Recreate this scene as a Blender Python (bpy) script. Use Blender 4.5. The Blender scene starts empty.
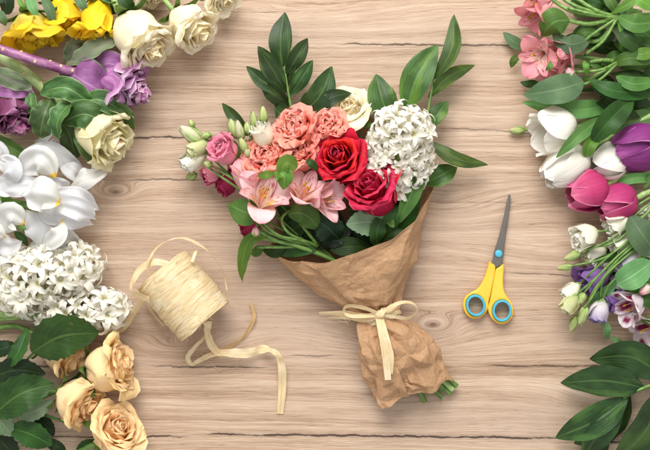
import bpy, math, random
import numpy as np
from mathutils import Vector, Matrix, noise as mnoise

S = 0.001            # one unit of the numbers below is one millimetre
H = 1200.0           # camera height, mm
sc = bpy.context.scene
col = sc.collection
rnd = random.Random(7)

def V(*a): return np.array(a, float)
def px(x, y, z=0.0):
    f = (H - z) / H
    return V((x - 325) * f, (225 - y) * f, z)
def P(pts): return np.array([px(*p) for p in pts])
def nrm(v): return v / (np.linalg.norm(v) + 1e-9)
def srgb(h):
    h = h.lstrip('#')
    o = []
    for i in (0, 2, 4):
        c = int(h[i:i + 2], 16) / 255
        o.append(c / 12.92 if c <= 0.04045 else ((c + 0.055) / 1.055) ** 2.4)
    return (*o, 1.0)

# ------------------------------------------------------------------ objects
ORG = {}
def thing(name, label, cat, loc, group=None):
    o = bpy.data.objects.new(name, None); col.objects.link(o)
    o.empty_display_size = 0.01
    o.location = Vector(loc) * S
    o['label'] = label; o['category'] = cat
    if group: o['group'] = group
    ORG[o.name] = np.array(loc, float)
    return o
def tag(o, label, cat, group=None):
    o['label'] = label; o['category'] = cat
    if group: o['group'] = group

class MB:
    """collects grids and tubes; build() links them as one mesh object"""
    def __init__(s): s.v = []; s.f = []; s.uv = []; s.n = 0; s.mi = []
    def grid(s, pts, closed=False, mi=0, u0=0, u1=1):
        nu, nv = pts.shape[:2]; b = s.n
        s.v.append(pts.reshape(-1, 3)); s.n += nu * nv
        last = nv if closed else nv - 1
        for i in range(nu - 1):
            for j in range(last):
                k = (j + 1) % nv
                s.f.append((b + i * nv + j, b + i * nv + k, b + (i + 1) * nv + k, b + (i + 1) * nv + j))
                a0 = u0 + (u1 - u0) * i / (nu - 1); a1 = u0 + (u1 - u0) * (i + 1) / (nu - 1); b0 = j / (nv - (0 if closed else 1)); b1 = (j + 1) / (nv - (0 if closed else 1))
                s.uv += [(b0, a0), (b1, a0), (b1, a1), (b0, a1)]
                s.mi.append(mi)
        return s
    def poly(s, pts, faces, mi=0):
        b = s.n; s.v.append(np.array(pts, float)); s.n += len(pts)
        for f in faces:
            s.f.append(tuple(b + i for i in f)); s.uv += [(0.5, 0.5)] * len(f); s.mi.append(mi)
        return s
    def tube(s, path, r, n=8, k=0, mi=0, cap=True):
        path = np.array(path, float)
        if k: path = spline(path, k)
        m = len(path); r = np.interp(np.linspace(0, 1, m), np.linspace(0, 1, len(np.atleast_1d(r))), np.atleast_1d(r))
        T = np.gradient(path, axis=0); T /= np.linalg.norm(T, axis=1)[:, None] + 1e-9
        up = V(0, 0, 1) if abs(T[0][2]) < .9 else V(1, 0, 0)
        X = nrm(np.cross(T[0], up)); g = []
        for i in range(m):
            X = nrm(X - T[i] * X.dot(T[i])); Y = np.cross(T[i], X)
            a = np.arange(n) * 2 * math.pi / n
            g.append(path[i] + r[i] * (np.cos(a)[:, None] * X + np.sin(a)[:, None] * Y))
        if cap:
            g = [np.repeat(path[:1], n, 0)] + g + [np.repeat(path[-1:], n, 0)]
        return s.grid(np.array(g), True, mi)
    def ball(s, c, r, n=8, m=6, axis=None, mi=0):
        r = np.array([r, r, r]) if np.isscalar(r) else np.array(r, float)
        g = []
        for i in range(m + 1):
            p = math.pi * i / m
            g.append([[math.sin(p) * math.cos(2 * math.pi * j / n), math.sin(p) * math.sin(2 * math.pi * j / n), -math.cos(p)] for j in range(n)])
        g = np.array(g) * r
        if axis is not None: g = g @ basis(axis).T
        return s.grid(g + np.array(c), True, mi)
    def build(s, name, mats, parent=None, smooth=True, label=None):
        org = ORG[parent.name] if parent is not None else V(0, 0, 0)
        me = bpy.data.meshes.new(name)
        vv = np.concatenate(s.v)
        vv[:, 2] = np.maximum(vv[:, 2], 0.25 + 0.15 * ((vv[:, 0] * .37 + vv[:, 1] * .53) % 1))  # nothing sinks into the table
        vv = (vv - org) * S
        me.from_pydata([tuple(map(float, p)) for p in vv], [], s.f)
        uvl = me.uv_layers.new(name='UVMap')
        uvl.data.foreach_set('uv', np.array(s.uv, dtype=np.float32).ravel())
        if not isinstance(mats, (list, tuple)): mats = [mats]
        for m in mats: me.materials.append(m)
        if len(mats) > 1: me.polygons.foreach_set('material_index', s.mi)
        if smooth: me.polygons.foreach_set('use_smooth', [True] * len(s.f))
        o = bpy.data.objects.new(name, me); col.objects.link(o)
        if parent is not None: o.parent = parent
        ORG[o.name] = org
        if label: o['label'] = label
        return o

def basis(axis, roll=0.0):
    z = nrm(np.array(axis, float))
    up = V(0, 0, 1) if abs(z[2]) < .95 else V(0, 1, 0)
    x = nrm(np.cross(up, z)); y = np.cross(z, x)
    c, s_ = math.cos(roll), math.sin(roll)
    return np.stack([c * x + s_ * y, -s_ * x + c * y, z], 1)

def spline(pts, k=8):
    p = np.array(pts, float)
    if len(p) == 2: return p[0] + (p[1] - p[0]) * np.linspace(0, 1, k + 1)[:, None]
    q = np.concatenate([[2 * p[0] - p[1]], p, [2 * p[-1] - p[-2]]])
    out = []
    for i in range(1, len(q) - 2):
        t = np.linspace(0, 1, k, endpoint=False)[:, None]
        a, b, c, d = q[i - 1], q[i], q[i + 1], q[i + 2]
        out.append(.5 * (2 * b + (c - a) * t + (2 * a - 5 * b + 4 * c - d) * t * t + (3 * b - a - 3 * c + d) * t ** 3))
    out.append(p[-1:]); return np.concatenate(out)
def resamp(path, n, us=None):
    d = np.concatenate([[0], np.cumsum(np.linalg.norm(np.diff(path, axis=0), axis=1))])
    u = np.linspace(0, 1, n) if us is None else us
    return np.stack([np.interp(u * d[-1], d, path[:, i]) for i in range(path.shape[1])], 1)
def us(n):
    t = np.linspace(0, 1, n); return .4 * t + .6 * (1 - np.cos(math.pi * t)) / 2
def sstep(a, b, x):
    t = np.clip((x - a) / (b - a), 0, 1); return t * t * (3 - 2 * t)
def nz3(u, v, seed, fu=2.2, fv=1.6):
    return np.array([[mnoise.noise(Vector((a * fu + seed * 7.13, b * fv - seed * 3.7, seed * 1.37))) for b in v] for a in u])

def petal(path, W, phi='wrap', wk=1.0, a=1.3, b=.6, w0=.15, nu=12, nv=9, az=0.0, curl=0.0, ruf=0.0, rf=3.0, nz=0.0, seed=0, tipflat=.4, notch=0, side=0.0):
    """one petal about the axis +Z: path = (r, z) control points from base to tip"""
    t = us(nu); v = np.linspace(-1, 1, nv)
    c = resamp(spline(np.array(path, float), 10), nu, t)
    r, z = c[:, 0], c[:, 1]
    T = np.gradient(c, axis=0); T /= np.linalg.norm(T, axis=1)[:, None] + 1e-9
    inn = np.stack([-T[:, 1], T[:, 0]], 1)
    w = np.sin(math.pi * np.clip(t, 0, 1) ** a) ** b
    w = W * np.maximum(w, 0); w = w + W * w0 * (1 - t) ** 2
    if phi == 'wrap':
        ph = np.clip(w / np.maximum(r, W * .12) * wk, .08, 2.3) * (1 - tipflat * t ** 2)
    else:
        ph = np.interp(t, np.linspace(0, 1, len(np.atleast_1d(phi))), np.atleast_1d(phi)); ph = np.where(np.abs(ph) < .02, .02, ph)
    ph = ph[:, None]; w = w[:, None]; vv = v[None, :]
    x = w * np.sin(ph * vv) / ph
    n = w * (1 - np.cos(ph * vv)) / ph
    n = n - curl * W * np.abs(vv) ** 2.5 * sstep(.3, 1, t)[:, None]
    if ruf:
        e = np.maximum(np.abs(vv) ** 1.5 * sstep(.15, .8, t)[:, None], sstep(.6, 1, t)[:, None])
        sd = seed * 1.7
        n = n + ruf * W * e * (np.sin(rf * 3.1 * vv + rf * 2.3 * t[:, None] + sd) + .6 * np.sin(rf * 6.7 * vv - rf * 5.1 * t[:, None] + sd * 2.3))
    if nz: n = n + nz * W * nz3(t, v, seed) * sstep(0, .5, t)[:, None]
    L = np.linalg.norm(np.diff(c, axis=0), axis=1).sum()
    back = notch * L * (1 - np.abs(vv)) ** 2 * sstep(.8, 1, t)[:, None]
    R_ = r[:, None] + inn[:, 0:1] * n - T[:, 0:1] * back
    Z_ = z[:, None] + inn[:, 1:2] * n - T[:, 1:2] * back
    x = x + side * L * t[:, None] ** 2
    ca, sa = math.cos(az), math.sin(az)
    return np.stack([R_ * ca - x * sa, R_ * sa + x * ca, Z_], 2)
def ang(L, th, r0=0, z0=0, n=14):
    """path from a list of angles (degrees away from the axis)"""
    u = np.linspace(0, 1, n); A = np.radians(np.interp(u, np.linspace(0, 1, len(th)), th))
    ds = L / (n - 1)
    return np.stack([r0 + np.concatenate([[0], np.cumsum(np.sin(A[:-1]) * ds)]), z0 + np.concatenate([[0], np.cumsum(np.cos(A[:-1]) * ds)])], 1)

def leafgrid(path, W, a=.9, b=.9, fold=.15, arch=.0, roll=0.0, wave=.04, wf=3.0, nu=16, nv=9, w0=.03, seed=0, saw=0.0, rollend=None, ribs=0.0):
    path = resamp(spline(np.array(path, float), 10), nu, us(nu)); t = us(nu)
    T = np.gradient(path, axis=0); T /= np.linalg.norm(T, axis=1)[:, None] + 1e-9
    v = np.linspace(-1, 1, nv)
    w = W * (np.maximum(np.sin(math.pi * t ** a), 0) ** b + w0 * (1 - t))
    r1 = roll if rollend is None else rollend
    g = []
    nn = nz3(t, v, seed + .5, 2.5, 1.5)
    for i in range(nu):
        sd = np.cross(T[i], V(0, 0, 1)); 
        sd = nrm(sd) if np.linalg.norm(sd) > .05 else V(1, 0, 0)
        no = np.cross(sd, T[i]); 
        if no[2] < 0: no = -no
        q = math.radians(roll + (r1 - roll) * t[i]); c, s_ = math.cos(q), math.sin(q)
        sd, no = c * sd + s_ * no, -s_ * sd + c * no
        wv = w[i] * (1 + (saw * (1 if i % 2 else -1)) * (np.abs(v) > .95))
        n = w[i] * (fold * np.abs(v) ** 1.2 - arch * v * v) + wave * W * (np.abs(v) ** 1.5 * np.sin(wf * 6.28 * t[i] + v * 1.3 + seed * 2.1) + 2.2 * nn[i] * np.sin(math.pi * t[i])) + ribs * W * np.sin(v * 7.5 + seed + 1.5 * t[i]) * np.sin(math.pi * t[i]) ** .5 * (.6 + nn[i])
        g.append(path[i] + (wv * v)[:, None] * sd + n[:, None] * no)
    return np.array(g)
def ribbon(path, W, rolls=(0,), nv=4, k=8, seed=0, cup=.15):
    path = np.array(path, float); path = spline(path, k); m = len(path)
    T = np.gradient(path, axis=0); T /= np.linalg.norm(T, axis=1)[:, None] + 1e-9
    rl = np.radians(np.interp(np.linspace(0, 1, m), np.linspace(0, 1, len(rolls)), rolls))
    ww = np.interp(np.linspace(0, 1, m), np.linspace(0, 1, len(np.atleast_1d(W))), np.atleast_1d(W))
    v = np.linspace(-1, 1, nv); g = []
    for i in range(m):
        sd = np.cross(T[i], V(0, 0, 1)); sd = nrm(sd) if np.linalg.norm(sd) > .05 else V(1, 0, 0)
        no = np.cross(sd, T[i])
        sd, no = math.cos(rl[i]) * sd + math.sin(rl[i]) * no, -math.sin(rl[i]) * sd + math.cos(rl[i]) * no
        wob = 1 + .12 * mnoise.noise(Vector((i * .35, seed, 0)))
        g.append(path[i] + (ww[i] * wob * v)[:, None] * sd + (cup * ww[i] * (1 - v * v) * math.sin(i * .5 + seed))[:, None] * no)
    return np.array(g)

# ------------------------------------------------------------------ materials
class NT:
    def __init__(s, name):
        s.m = bpy.data.materials.new(name); s.m.use_nodes = True; s.t = s.m.node_tree; s.t.nodes.clear()
        s.out = s.t.nodes.new('ShaderNodeOutputMaterial')
    def n(s, typ, **kw):
        o = s.t.nodes.new('ShaderNode' + typ)
        for k, v in kw.items():
            if k[0] == '_': setattr(o, k[1:], v)
            else:
                i = o.inputs[int(k[1:])] if k[0] == 'i' and k[1:].isdigit() else o.inputs[k.replace('__', ' ')]
                s.set(i, v)
        return o
    def set(s, i, v):
        if isinstance(v, bpy.types.NodeSocket): s.t.links.new(v, i)
        elif isinstance(v, bpy.types.Node): s.t.links.new(v.outputs[0], i)
        else: i.default_value = v
    def math(s, op, a, b=0.0, c=0.0, clamp=False):
        o = s.n('Math', _operation=op, i0=a, i1=b, i2=c); o.use_clamp = clamp; return o.outputs[0]
    def sm(s, x, a, b, o0=0.0, o1=1.0):
        return s.n('MapRange', _interpolation_type='SMOOTHSTEP', i0=x, i1=a, i2=b, i3=o0, i4=o1).outputs[0]
    def xyz(s, x, y, z=0.0): return s.n('CombineXYZ', i0=x, i1=y, i2=z).outputs[0]
    def noise(s, vec, scale=1.0, detail=2.0, rough=.5, dist=0.0):
        return s.n('TexNoise', Vector=vec, Scale=scale, Detail=detail, Roughness=rough, Distortion=dist).outputs[0]
    def mix(s, f, a, b, mode='MIX'):
        o = s.n('Mix', _data_type='RGBA', _blend_type=mode); s.set(o.inputs[0], f); s.set(o.inputs[6], a); s.set(o.inputs[7], b); return o.outputs[2]
    def ramp(s, f, stops):
        o = s.n('ValToRGB', i0=f); r = o.color_ramp
        while len(r.elements) < len(stops): r.elements.new(.5)
        for e, (p, c) in zip(r.elements, stops): e.position = p; e.color = c
        return o.outputs[0]
    def uv(s):
        u = s.n('SeparateXYZ', i0=s.n('TexCoord').outputs['UV']); return u.outputs[0], u.outputs[1]
    def finish(s, colr, rough=.5, spec=.3, trans=0.0, bump=None, bstr=.3, bdist=.0005, tcol=None, **kw):
        p = s.n('BsdfPrincipled', Base__Color=colr, Roughness=rough)
        p.inputs['Specular IOR Level'].default_value = spec
        for k, v in kw.items(): s.set(p.inputs[k.replace('__', ' ')], v)
        nb = None
        if bump is not None:
            nb = s.n('Bump', Strength=bstr, Distance=bdist, Height=bump).outputs[0]; s.set(p.inputs['Normal'], nb)
        o = p.outputs[0]
        if trans:
            tr = s.n('BsdfTranslucent', Color=tcol if tcol is not None else colr)
            o = s.n('MixShader', i0=trans, i1=o, i2=tr.outputs[0]).outputs[0]
        s.t.links.new(o, s.out.inputs[0]); return s.m

def petal_mat(name, stops, vein=.12, edge=None, ew=.75, trans=.3, rough=.55, veincol=None, vf=22, var=.1, dashes=None, throat=None, spec=.25, mott=.08):
    t = NT(name); x, y = t.uv()
    ri = t.n('ObjectInfo').outputs['Random']; r50 = t.math('MULTIPLY', ri, 50.0)
    ob = t.n('TexCoord').outputs['Object']
    blot = t.noise(ob, 70, 3)
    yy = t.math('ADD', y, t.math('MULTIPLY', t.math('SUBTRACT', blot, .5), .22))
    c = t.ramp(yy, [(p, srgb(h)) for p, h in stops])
    ax = t.math('MULTIPLY', t.math('ABSOLUTE', t.math('SUBTRACT', x, .5)), 2.0)
    fan = t.math('MULTIPLY', t.math('SUBTRACT', x, .5), t.math('ADD', 1.0, t.math('MULTIPLY', y, -.25)))
    vn = t.noise(t.xyz(t.math('MULTIPLY', fan, float(vf)), t.math('MULTIPLY', y, 1.6), r50), 1.0, 4, .6)
    vm = t.sm(vn, .38, .62)
    c2 = t.mix(t.math('MULTIPLY', t.math('SUBTRACT', 1.0, vm), vein), c, srgb(veincol) if veincol else (0.15, .08, .05, 1), 'MIX' if veincol else 'MULTIPLY')
    if edge:
        e = t.math('MAXIMUM', t.sm(ax, ew, 1.0), t.sm(y, ew + .05, 1.0))
        e = t.math('MULTIPLY', e, t.sm(t.noise(ob, 45, 2), .35, .6, .35, 1))
        c2 = t.mix(e, c2, srgb(edge))
    if throat:
        th = t.math('MULTIPLY', t.sm(ax, throat[1], throat[1] * .35), t.math('MULTIPLY', t.sm(yy, throat[2], throat[2] + .12), t.sm(yy, throat[3], throat[3] - .12)))
        c2 = t.mix(th, c2, srgb(throat[0]))
    if dashes:
        dn = t.noise(t.xyz(t.math('MULTIPLY', x, 26.0), t.math('MULTIPLY', y, 7.0), r50), 1.0, 1)
        d = t.math('MULTIPLY', t.sm(dn, .56, .62), t.math('MULTIPLY', t.sm(y, .3, .45), t.sm(y, .92, .75)))
        c2 = t.mix(d, c2, srgb(dashes))
    c2 = t.mix(t.math('MULTIPLY', t.sm(blot, .6, .35), mott), c2, (.5, .4, .3, 1), 'MULTIPLY')
    hs = t.n('HueSaturation', Hue=t.math('ADD', .494, t.math('MULTIPLY', ri, .012)), Value=t.math('ADD', 1 - var, t.math('MULTIPLY', ri, var * 1.4)), Color=c2).outputs[0]
    return t.finish(hs, rough, spec, trans, t.math('ADD', vn, t.math('MULTIPLY', blot, 1.2)), .35, .0006)

def leaf_mat(name, dark, light, kind='pinnate', rough=.38, trans=.12, vf=9, rib=None, spec=.28, var=.32, edge=None, blotch=.5, tint=None, ls=.14):
    t = NT(name); x, y = t.uv()
    ri = t.n('ObjectInfo').outputs['Random']; r50 = t.math('MULTIPLY', ri, 50.0)
    ob = t.n('TexCoord').outputs['Object']
    ax = t.math('ABSOLUTE', t.math('SUBTRACT', x, .5))
    nzz = t.noise(ob, 55, 4)
    fine = t.noise(t.xyz(t.math('MULTIPLY', x, 40.0), t.math('MULTIPLY', y, 5.0), r50), 1.0, 3)
    f = t.math('ADD', t.math('MULTIPLY', t.sm(nzz, .3, .7), blotch), t.math('MULTIPLY', fine, .35))
    c = t.mix(f, srgb(dark), srgb(light))
    if tint: c = t.mix(t.sm(t.noise(t.xyz(x, y, r50), 2.5, 3), .5, .7), c, srgb(tint))
    if kind == 'pinnate':
        w = t.math('SINE', t.math('MULTIPLY', t.math('SUBTRACT', t.math('MULTIPLY', y, float(vf)), t.math('MULTIPLY', ax, vf * .75)), 6.283))
        line = t.sm(w, .86, 1.0); h = w
    else:
        w = t.math('SINE', t.math('MULTIPLY', x, vf * 6.283 * 1.6)); line = t.sm(w, .3, 1.0, 0, .5); h = w
    ribm = t.sm(ax, .035, .012)
    ribc = srgb(rib or light)
    c = t.mix(t.math('MULTIPLY', line, ls), c, ribc)
    c = t.mix(t.math('MULTIPLY', ribm, .5), c, ribc)
    if edge: c = t.mix(t.math('MAXIMUM', t.sm(ax, .45, .5), t.sm(y, .96, 1.0)), c, srgb(edge))
    spot = t.sm(t.noise(t.xyz(t.math('MULTIPLY', x, 7.0), t.math('MULTIPLY', y, 14.0), t.math('ADD', r50, 7.0)), 1.0, 3, .6), .69, .74)
    c = t.mix(t.math('MULTIPLY', spot, .55), c, srgb('#7a7a3c'))
    hs = t.n('HueSaturation', Hue=t.math('ADD', .485, t.math('MULTIPLY', ri, .03)), Value=t.math('ADD', 1 - var, t.math('MULTIPLY', ri, var * 1.6)), Color=c).outputs[0]
    bh = t.math('ADD', t.math('MULTIPLY', h, -.35), t.math('ADD', t.math('MULTIPLY', fine, .5), t.math('MULTIPLY', ribm, -1.2)))
    rg = t.math('ADD', rough, t.math('MULTIPLY', nzz, .15))
    return t.finish(hs, rg, spec, trans, bh, .22, .0006, t.mix(.5, hs, srgb('#9cc23c'), 'MIX'))

def plain_mat(name, c1, c2, scale=60, rough=.5, spec=.35, trans=0, stretch=None, bstr=.2, bdist=.0004, **kw):
    t = NT(name); ob = t.n('TexCoord').outputs['Object']
    if stretch:
        x, y = t.uv(); ob = t.xyz(t.math('MULTIPLY', x, stretch[0]), t.math('MULTIPLY', y, stretch[1]), t.math('MULTIPLY', t.n('ObjectInfo').outputs['Random'], 40.0)); scale = 1
    n1 = t.noise(ob, scale, 4, .6)
    return t.finish(t.mix(t.sm(n1, .3, .7), srgb(c1), srgb(c2)), rough, spec, trans, n1, bstr, bdist, **kw)
# ------------------------------------------------------------------ flower heads
def pick(mats, t): return mats[min(len(mats) - 1, int(t * len(mats)))]
def place(g, o, M): return g @ M.T + o
def rose_head(parent, base, tip, R, mats, N=24, flare=.36, tall=1.0, ruf=.03, rf=2, nz=.05, curl=.10, pa=1.25, pb=.5, wid=.62, seed=0, inner=.07, spread=.6, drop=.25, nu=12, nv=9, notch=0.0, wk=1.0, tipflat=.45, name='petal', pw=.85, open_in=0.0):
    rr = random.Random(seed * 31 + 5); M = basis(tip - base, rr.random() * 6); Hh = np.linalg.norm(tip - base) * tall
    for i in range(N):
        t = i / (N - 1); az = i * 2.39996 + rr.uniform(-.25, .25)
        rt = R * (inner + spread * t ** pw) * rr.uniform(.94, 1.06)
        hh = Hh * (1.0 - drop * t + rr.uniform(-.04, .04)) * (1 - .10 * (t < .12))
        fl = R * flare * t ** 1.6 * rr.uniform(.75, 1.2) + R * open_in * (1 - t)
        path = [(R * .05, 0), (rt * .72, hh * .16), (rt * 1.02, hh * .45), (rt * (.97 - .22 * (1 - t)), hh * .78), (rt * (.9 - .35 * (1 - t)) + fl * .55, hh * (.98 - .02 * t)), (rt * (.9 - .4 * (1 - t)) + fl, hh * (1.0 - .16 * t ** 2))]
        g = petal(path, R * (.30 + wid * t ** .8), 'wrap', wk, pa, pb, .25, nu, nv, az, curl * t, ruf, rf, nz, seed * 50 + i, tipflat, notch)
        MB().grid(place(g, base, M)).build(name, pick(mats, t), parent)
def sepals(parent, base, tip, L, W, mat, n=5, th=(75, 60, 80, 110), seed=0, name='sepal', joint=True):
    M = basis(tip - base, seed); m = MB()
    m.ball(base + nrm(tip - base) * W * .2, W * .55, 10, 6)
    for i in range(n):
        g = petal(ang(L * (.85 + .3 * ((i * 7 + seed) % 5) / 4), th, W * .2), W * .5, .5, 1, .8, .3, .4, 8, 5, i * 6.283 / n + seed, 0, .05, 2, .1, seed + i)
        m.grid(place(g, base, M))
    return m.build(name, mat, parent)
def bud(parent, base, tip, R, mats, name='bud', seed=0):
    """closed pointed bud, petals wrapped in a spiral with green sepals"""
    M = basis(tip - base, seed); L = np.linalg.norm(tip - base); m = MB()
    for i in range(5):
        path = [(R * .25, 0), (R * .85, L * .2), (R * .95, L * .45), (R * .55, L * .8), (R * .1, L)]
        m.grid(place(petal(path, R * 1.15, 'wrap', 1, .9, .7, .4, 9, 7, i * 1.2566 * 2 + seed, .05, .03, 2, .04, seed + i, 0, side=.06), base, M))
    for i in range(5):
        path = [(R * .3, -L * .03), (R * 1.0, L * .18), (R * 1.08, L * .4), (R * .9, L * .62 + (i % 2) * L * .1)]
        m.grid(place(petal(path, R * .3, .6, 1, .8, .8, .3, 8, 5, i * 1.2566 + seed, 0, 0, 2, .1, seed + i), base, M), mi=1)
    return m.build(name, mats, parent)
def alstro_head(parent, base, tip, L, outer, inner, sten, seed=0, open=1.0, sub=True, wid=1.0):
    rr = random.Random(seed); M = basis(tip - base, seed * 1.3)
    d = nrm(tip - base)
    host = MB().tube([base - d * L * .28, base - d * L * .1, base + d * L * .04], [L * .03, L * .085, L * .06], 8, 3).build('bloom', sten[1], parent) if sub else parent
    for i in range(3):
        q = open * rr.uniform(.8, 1.15)
        g = petal(ang(L * rr.uniform(.95, 1.05), (12, 28, 42 * q, 68 * q, 92 * q), L * .03), L * .31 * wid, (.9, .8, .5, .25), 1, 1.55, .55, .22, 13, 9, i * 2.094 + rr.uniform(-.15, .15), .05, .05, 2, .08, seed + i, notch=.02)
        MB().grid(place(g, base, M)).build('petal', outer, host)
        q = open * rr.uniform(.7, 1.05)
        g = petal(ang(L * rr.uniform(.98, 1.08), (10, 25, 38 * q, 58 * q, 86 * q), L * .02), L * .19 * wid, (.9, .8, .7, .4), 1, 1.35, .6, .25, 13, 7, i * 2.094 + 1.047 + rr.uniform(-.15, .15), .03, .04, 2, .06, seed + 9 + i)
        MB().grid(place(g, base, M)).build('petal', inner, host)
    for i in range(5):
        a = rr.uniform(0, 6.28); s = L * rr.uniform(.06, .12); e = V(math.cos(a) * s, math.sin(a) * s, L * rr.uniform(.62, .8))
        pth = place(np.array([[0, 0, L * .08], [e[0] * .5, e[1] * .5, L * .4], e]), base, M)
        m = MB().tube(pth, [.5, .4], 5, 4); m.ball(pth[-1], (1.0, 1.0, 1.9), 6, 5, d, 1)
        m.build('stamen', [sten[0], sten[2]], host)
    return host
def floret_data(mats, R, seed):
    """one hyacinth floret along +Z as a mesh; copies share it"""
    m = MB()
    m.tube([(0, 0, -R * .9), (0, 0, -R * .3), (0, 0, R * .0), (0, 0, R * .1)], [R * .10, R * .24, R * .22, R * .18], 7, 2)
    rr = random.Random(seed)
    for i in range(6):
        q = rr.uniform(.7, 1.25)
        g = petal(ang(R * rr.uniform(1.2, 1.6), (5, 30 * q, 80 * q, 130 * q, 185 * q), R * .16, R * .05), R * .225, (.6, .7, .7, .5), 1, 1.05, .65, .45, 8, 5, i * 1.047 + rr.uniform(-.2, .2), 0, .08, 2, .08, seed + i)
        m.grid(g)
    return m
def hyacinth_head(parent, base, tip, R, mats, n=46, fr=9.0, seed=0, arc=None, tip_round=True):
    """spike of florets about the line base > tip; every floret is a part"""
    rr = random.Random(seed); ax = tip - base; L = np.linalg.norm(ax); M = basis(ax, 0)
    meshes = []
    for k in range(4):
        o = floret_data(mats, fr, seed * 10 + k).build_raw('floret', mats[0]); meshes.append(o)
    for i in range(n):
        t = (i + .5) / n; a = math.radians(-45 + 270 * ((i * .618034) % 1)) + rr.uniform(-.12, .12)
        z = L * t; prof = (math.sin(math.pi * min(1, .12 + .88 * t) ** .8) ** .6 if t < .8 else math.sqrt(max(0, 1 - ((t - .62) / .40) ** 2)))
        r = R * max(.12, prof) - fr * .6
        el = math.radians(-18 + 75 * t ** 2.2 + rr.uniform(-24, 24)); aa = a + rr.uniform(-.25, .25)
        d = M @ V(math.cos(aa) * math.cos(el), math.sin(aa) * math.cos(el), math.sin(el))
        p = base + M @ V(math.cos(a) * max(r, 0), math.sin(a) * max(r, 0), z)
        if p[2] < 5: p[2] = 5
        if p[2] < 12 and d[2] < -.3: d[2] = -.05; d = nrm(d)
        B = basis(d, rr.uniform(0, 6)); s = rr.uniform(.72, 1.2)
        o = bpy.data.objects.new('floret', meshes[i % 4]); col.objects.link(o); o.parent = parent
        mw = Matrix([[*(B[0] * s), (p[0] - ORG[parent.name][0]) * S], [*(B[1] * s), (p[1] - ORG[parent.name][1]) * S], [*(B[2] * s), (p[2] - ORG[parent.name][2]) * S], [0, 0, 0, 1]])
        o.matrix_local = mw
def build_raw(s, name, mat):
    me = bpy.data.meshes.new(name); vv = np.concatenate(s.v) * S
    me.from_pydata([tuple(map(float, p)) for p in vv], [], s.f)
    me.uv_layers.new(name='UVMap').data.foreach_set('uv', np.array(s.uv, dtype=np.float32).ravel())
    me.materials.append(mat); me.polygons.foreach_set('use_smooth', [True] * len(s.f)); return me
MB.build_raw = build_raw
def tulip_head(parent, base, tip, R, mats, seed=0, open=0.0, flaps=(), stamens=False):
    rr = random.Random(seed); M = basis(tip - base, seed * .9); L = np.linalg.norm(tip - base)
    for i in range(6):
        k = 0 if i < 3 else 1; az = (i % 3) * 2.094 + (1.047 if k else 0) + rr.uniform(-.12, .12)
        f = R * open * rr.uniform(.6, 1.2) * (1.25 if k else .9)
        ro = R * (.86 if k == 0 else 1.0)
        path = [(R * .12, 0), (ro * .75, L * .12), (ro, L * .38), (ro * .93, L * .66), (ro * .62 + f * .5, L * .88), (ro * .38 + f, L * rr.uniform(.96, 1.03))]
        g = petal(path, R * .98, 'wrap', .95, 1.02, .62, .3, 14, 11, az, .10, .04, 1.6, .07, seed * 9 + i, .35)
        MB().grid(place(g, base, M)).build('petal', pick(mats, rr.random() * .99), parent)
    for (az, th, Lk) in flaps:
        g = petal(ang(L * Lk, th, R * .2, L * .05), R * .72, (.7, .6, .4, .3), 1, 1.05, .62, .3, 14, 11, az, .05, .05, 1.6, .08, seed + 77)
        MB().grid(place(g, base, M)).build('petal', mats[0], parent)
def stem(parent, path, r, mat, name='stem', k=8, n=8):
    return MB().tube(np.array(path), r, n, k).build(name, mat, parent)
def leaf(parent, path, W, mat, name='leaf', **kw):
    kw.setdefault('seed', rnd.random() * 20)
    return MB().grid(leafgrid(P(path), W, **kw)).build(name, mat, parent)
# ------------------------------------------------------------------ materials in use
M_ = {}
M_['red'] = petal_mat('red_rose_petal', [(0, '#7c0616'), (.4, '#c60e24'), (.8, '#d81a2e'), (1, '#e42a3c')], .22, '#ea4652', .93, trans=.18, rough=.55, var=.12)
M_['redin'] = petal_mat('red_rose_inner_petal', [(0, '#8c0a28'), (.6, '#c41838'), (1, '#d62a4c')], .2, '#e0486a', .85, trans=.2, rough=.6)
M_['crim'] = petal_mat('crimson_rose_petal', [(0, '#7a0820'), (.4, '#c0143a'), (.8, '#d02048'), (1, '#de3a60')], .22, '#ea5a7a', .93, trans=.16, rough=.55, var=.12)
M_['cream'] = petal_mat('cream_rose_petal', [(0, '#eeecb0'), (.25, '#fdf3d0'), (1, '#fef7e2')], .03, '#f2eeb4', .93, trans=.32, mott=.02, var=.03)
M_['creamin'] = petal_mat('cream_rose_inner_petal', [(0, '#fdd67e'), (.5, '#fee8ae'), (1, '#fef3d2')], .03, trans=.36, mott=.02, var=.03)
M_['peach'] = petal_mat('peach_rose_petal', [(0, '#f6e8ac'), (.3, '#ffe4b6'), (1, '#ffdaa2')], .05, '#f6eab0', .88, trans=.22, mott=.02, var=.04)
M_['peachin'] = petal_mat('peach_rose_inner_petal', [(0, '#fcb256'), (.5, '#ffcb80'), (1, '#ffdca8')], .05, '#ffe8c2', .88, trans=.26, mott=.02, var=.04)
M_['yel'] = petal_mat('yellow_petal', [(0, '#dcc020'), (.25, '#fbd020'), (1, '#ffda30')], .1, '#f6d83c', .9, trans=.25, mott=.04, var=.05)
M_['yelgr'] = petal_mat('yellow_green_petal', [(0, '#c0cc80'), (.35, '#dcd470'), (.7, '#f6cc20'), (1, '#fcd018')], .2, None, trans=.28, veincol='#b4c47a', mott=.05)
M_['coral'] = petal_mat('coral_petal', [(0, '#f07860'), (.5, '#fb9480'), (1, '#fca694')], .05, '#fdc2b4', .8, trans=.22, mott=.02, var=.08)
M_['coralin'] = petal_mat('coral_inner_petal', [(0, '#ea6450'), (.5, '#f8826c'), (1, '#fb9a86')], .05, '#fdb8a8', .82, trans=.22, mott=.02, var=.08)
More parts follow.
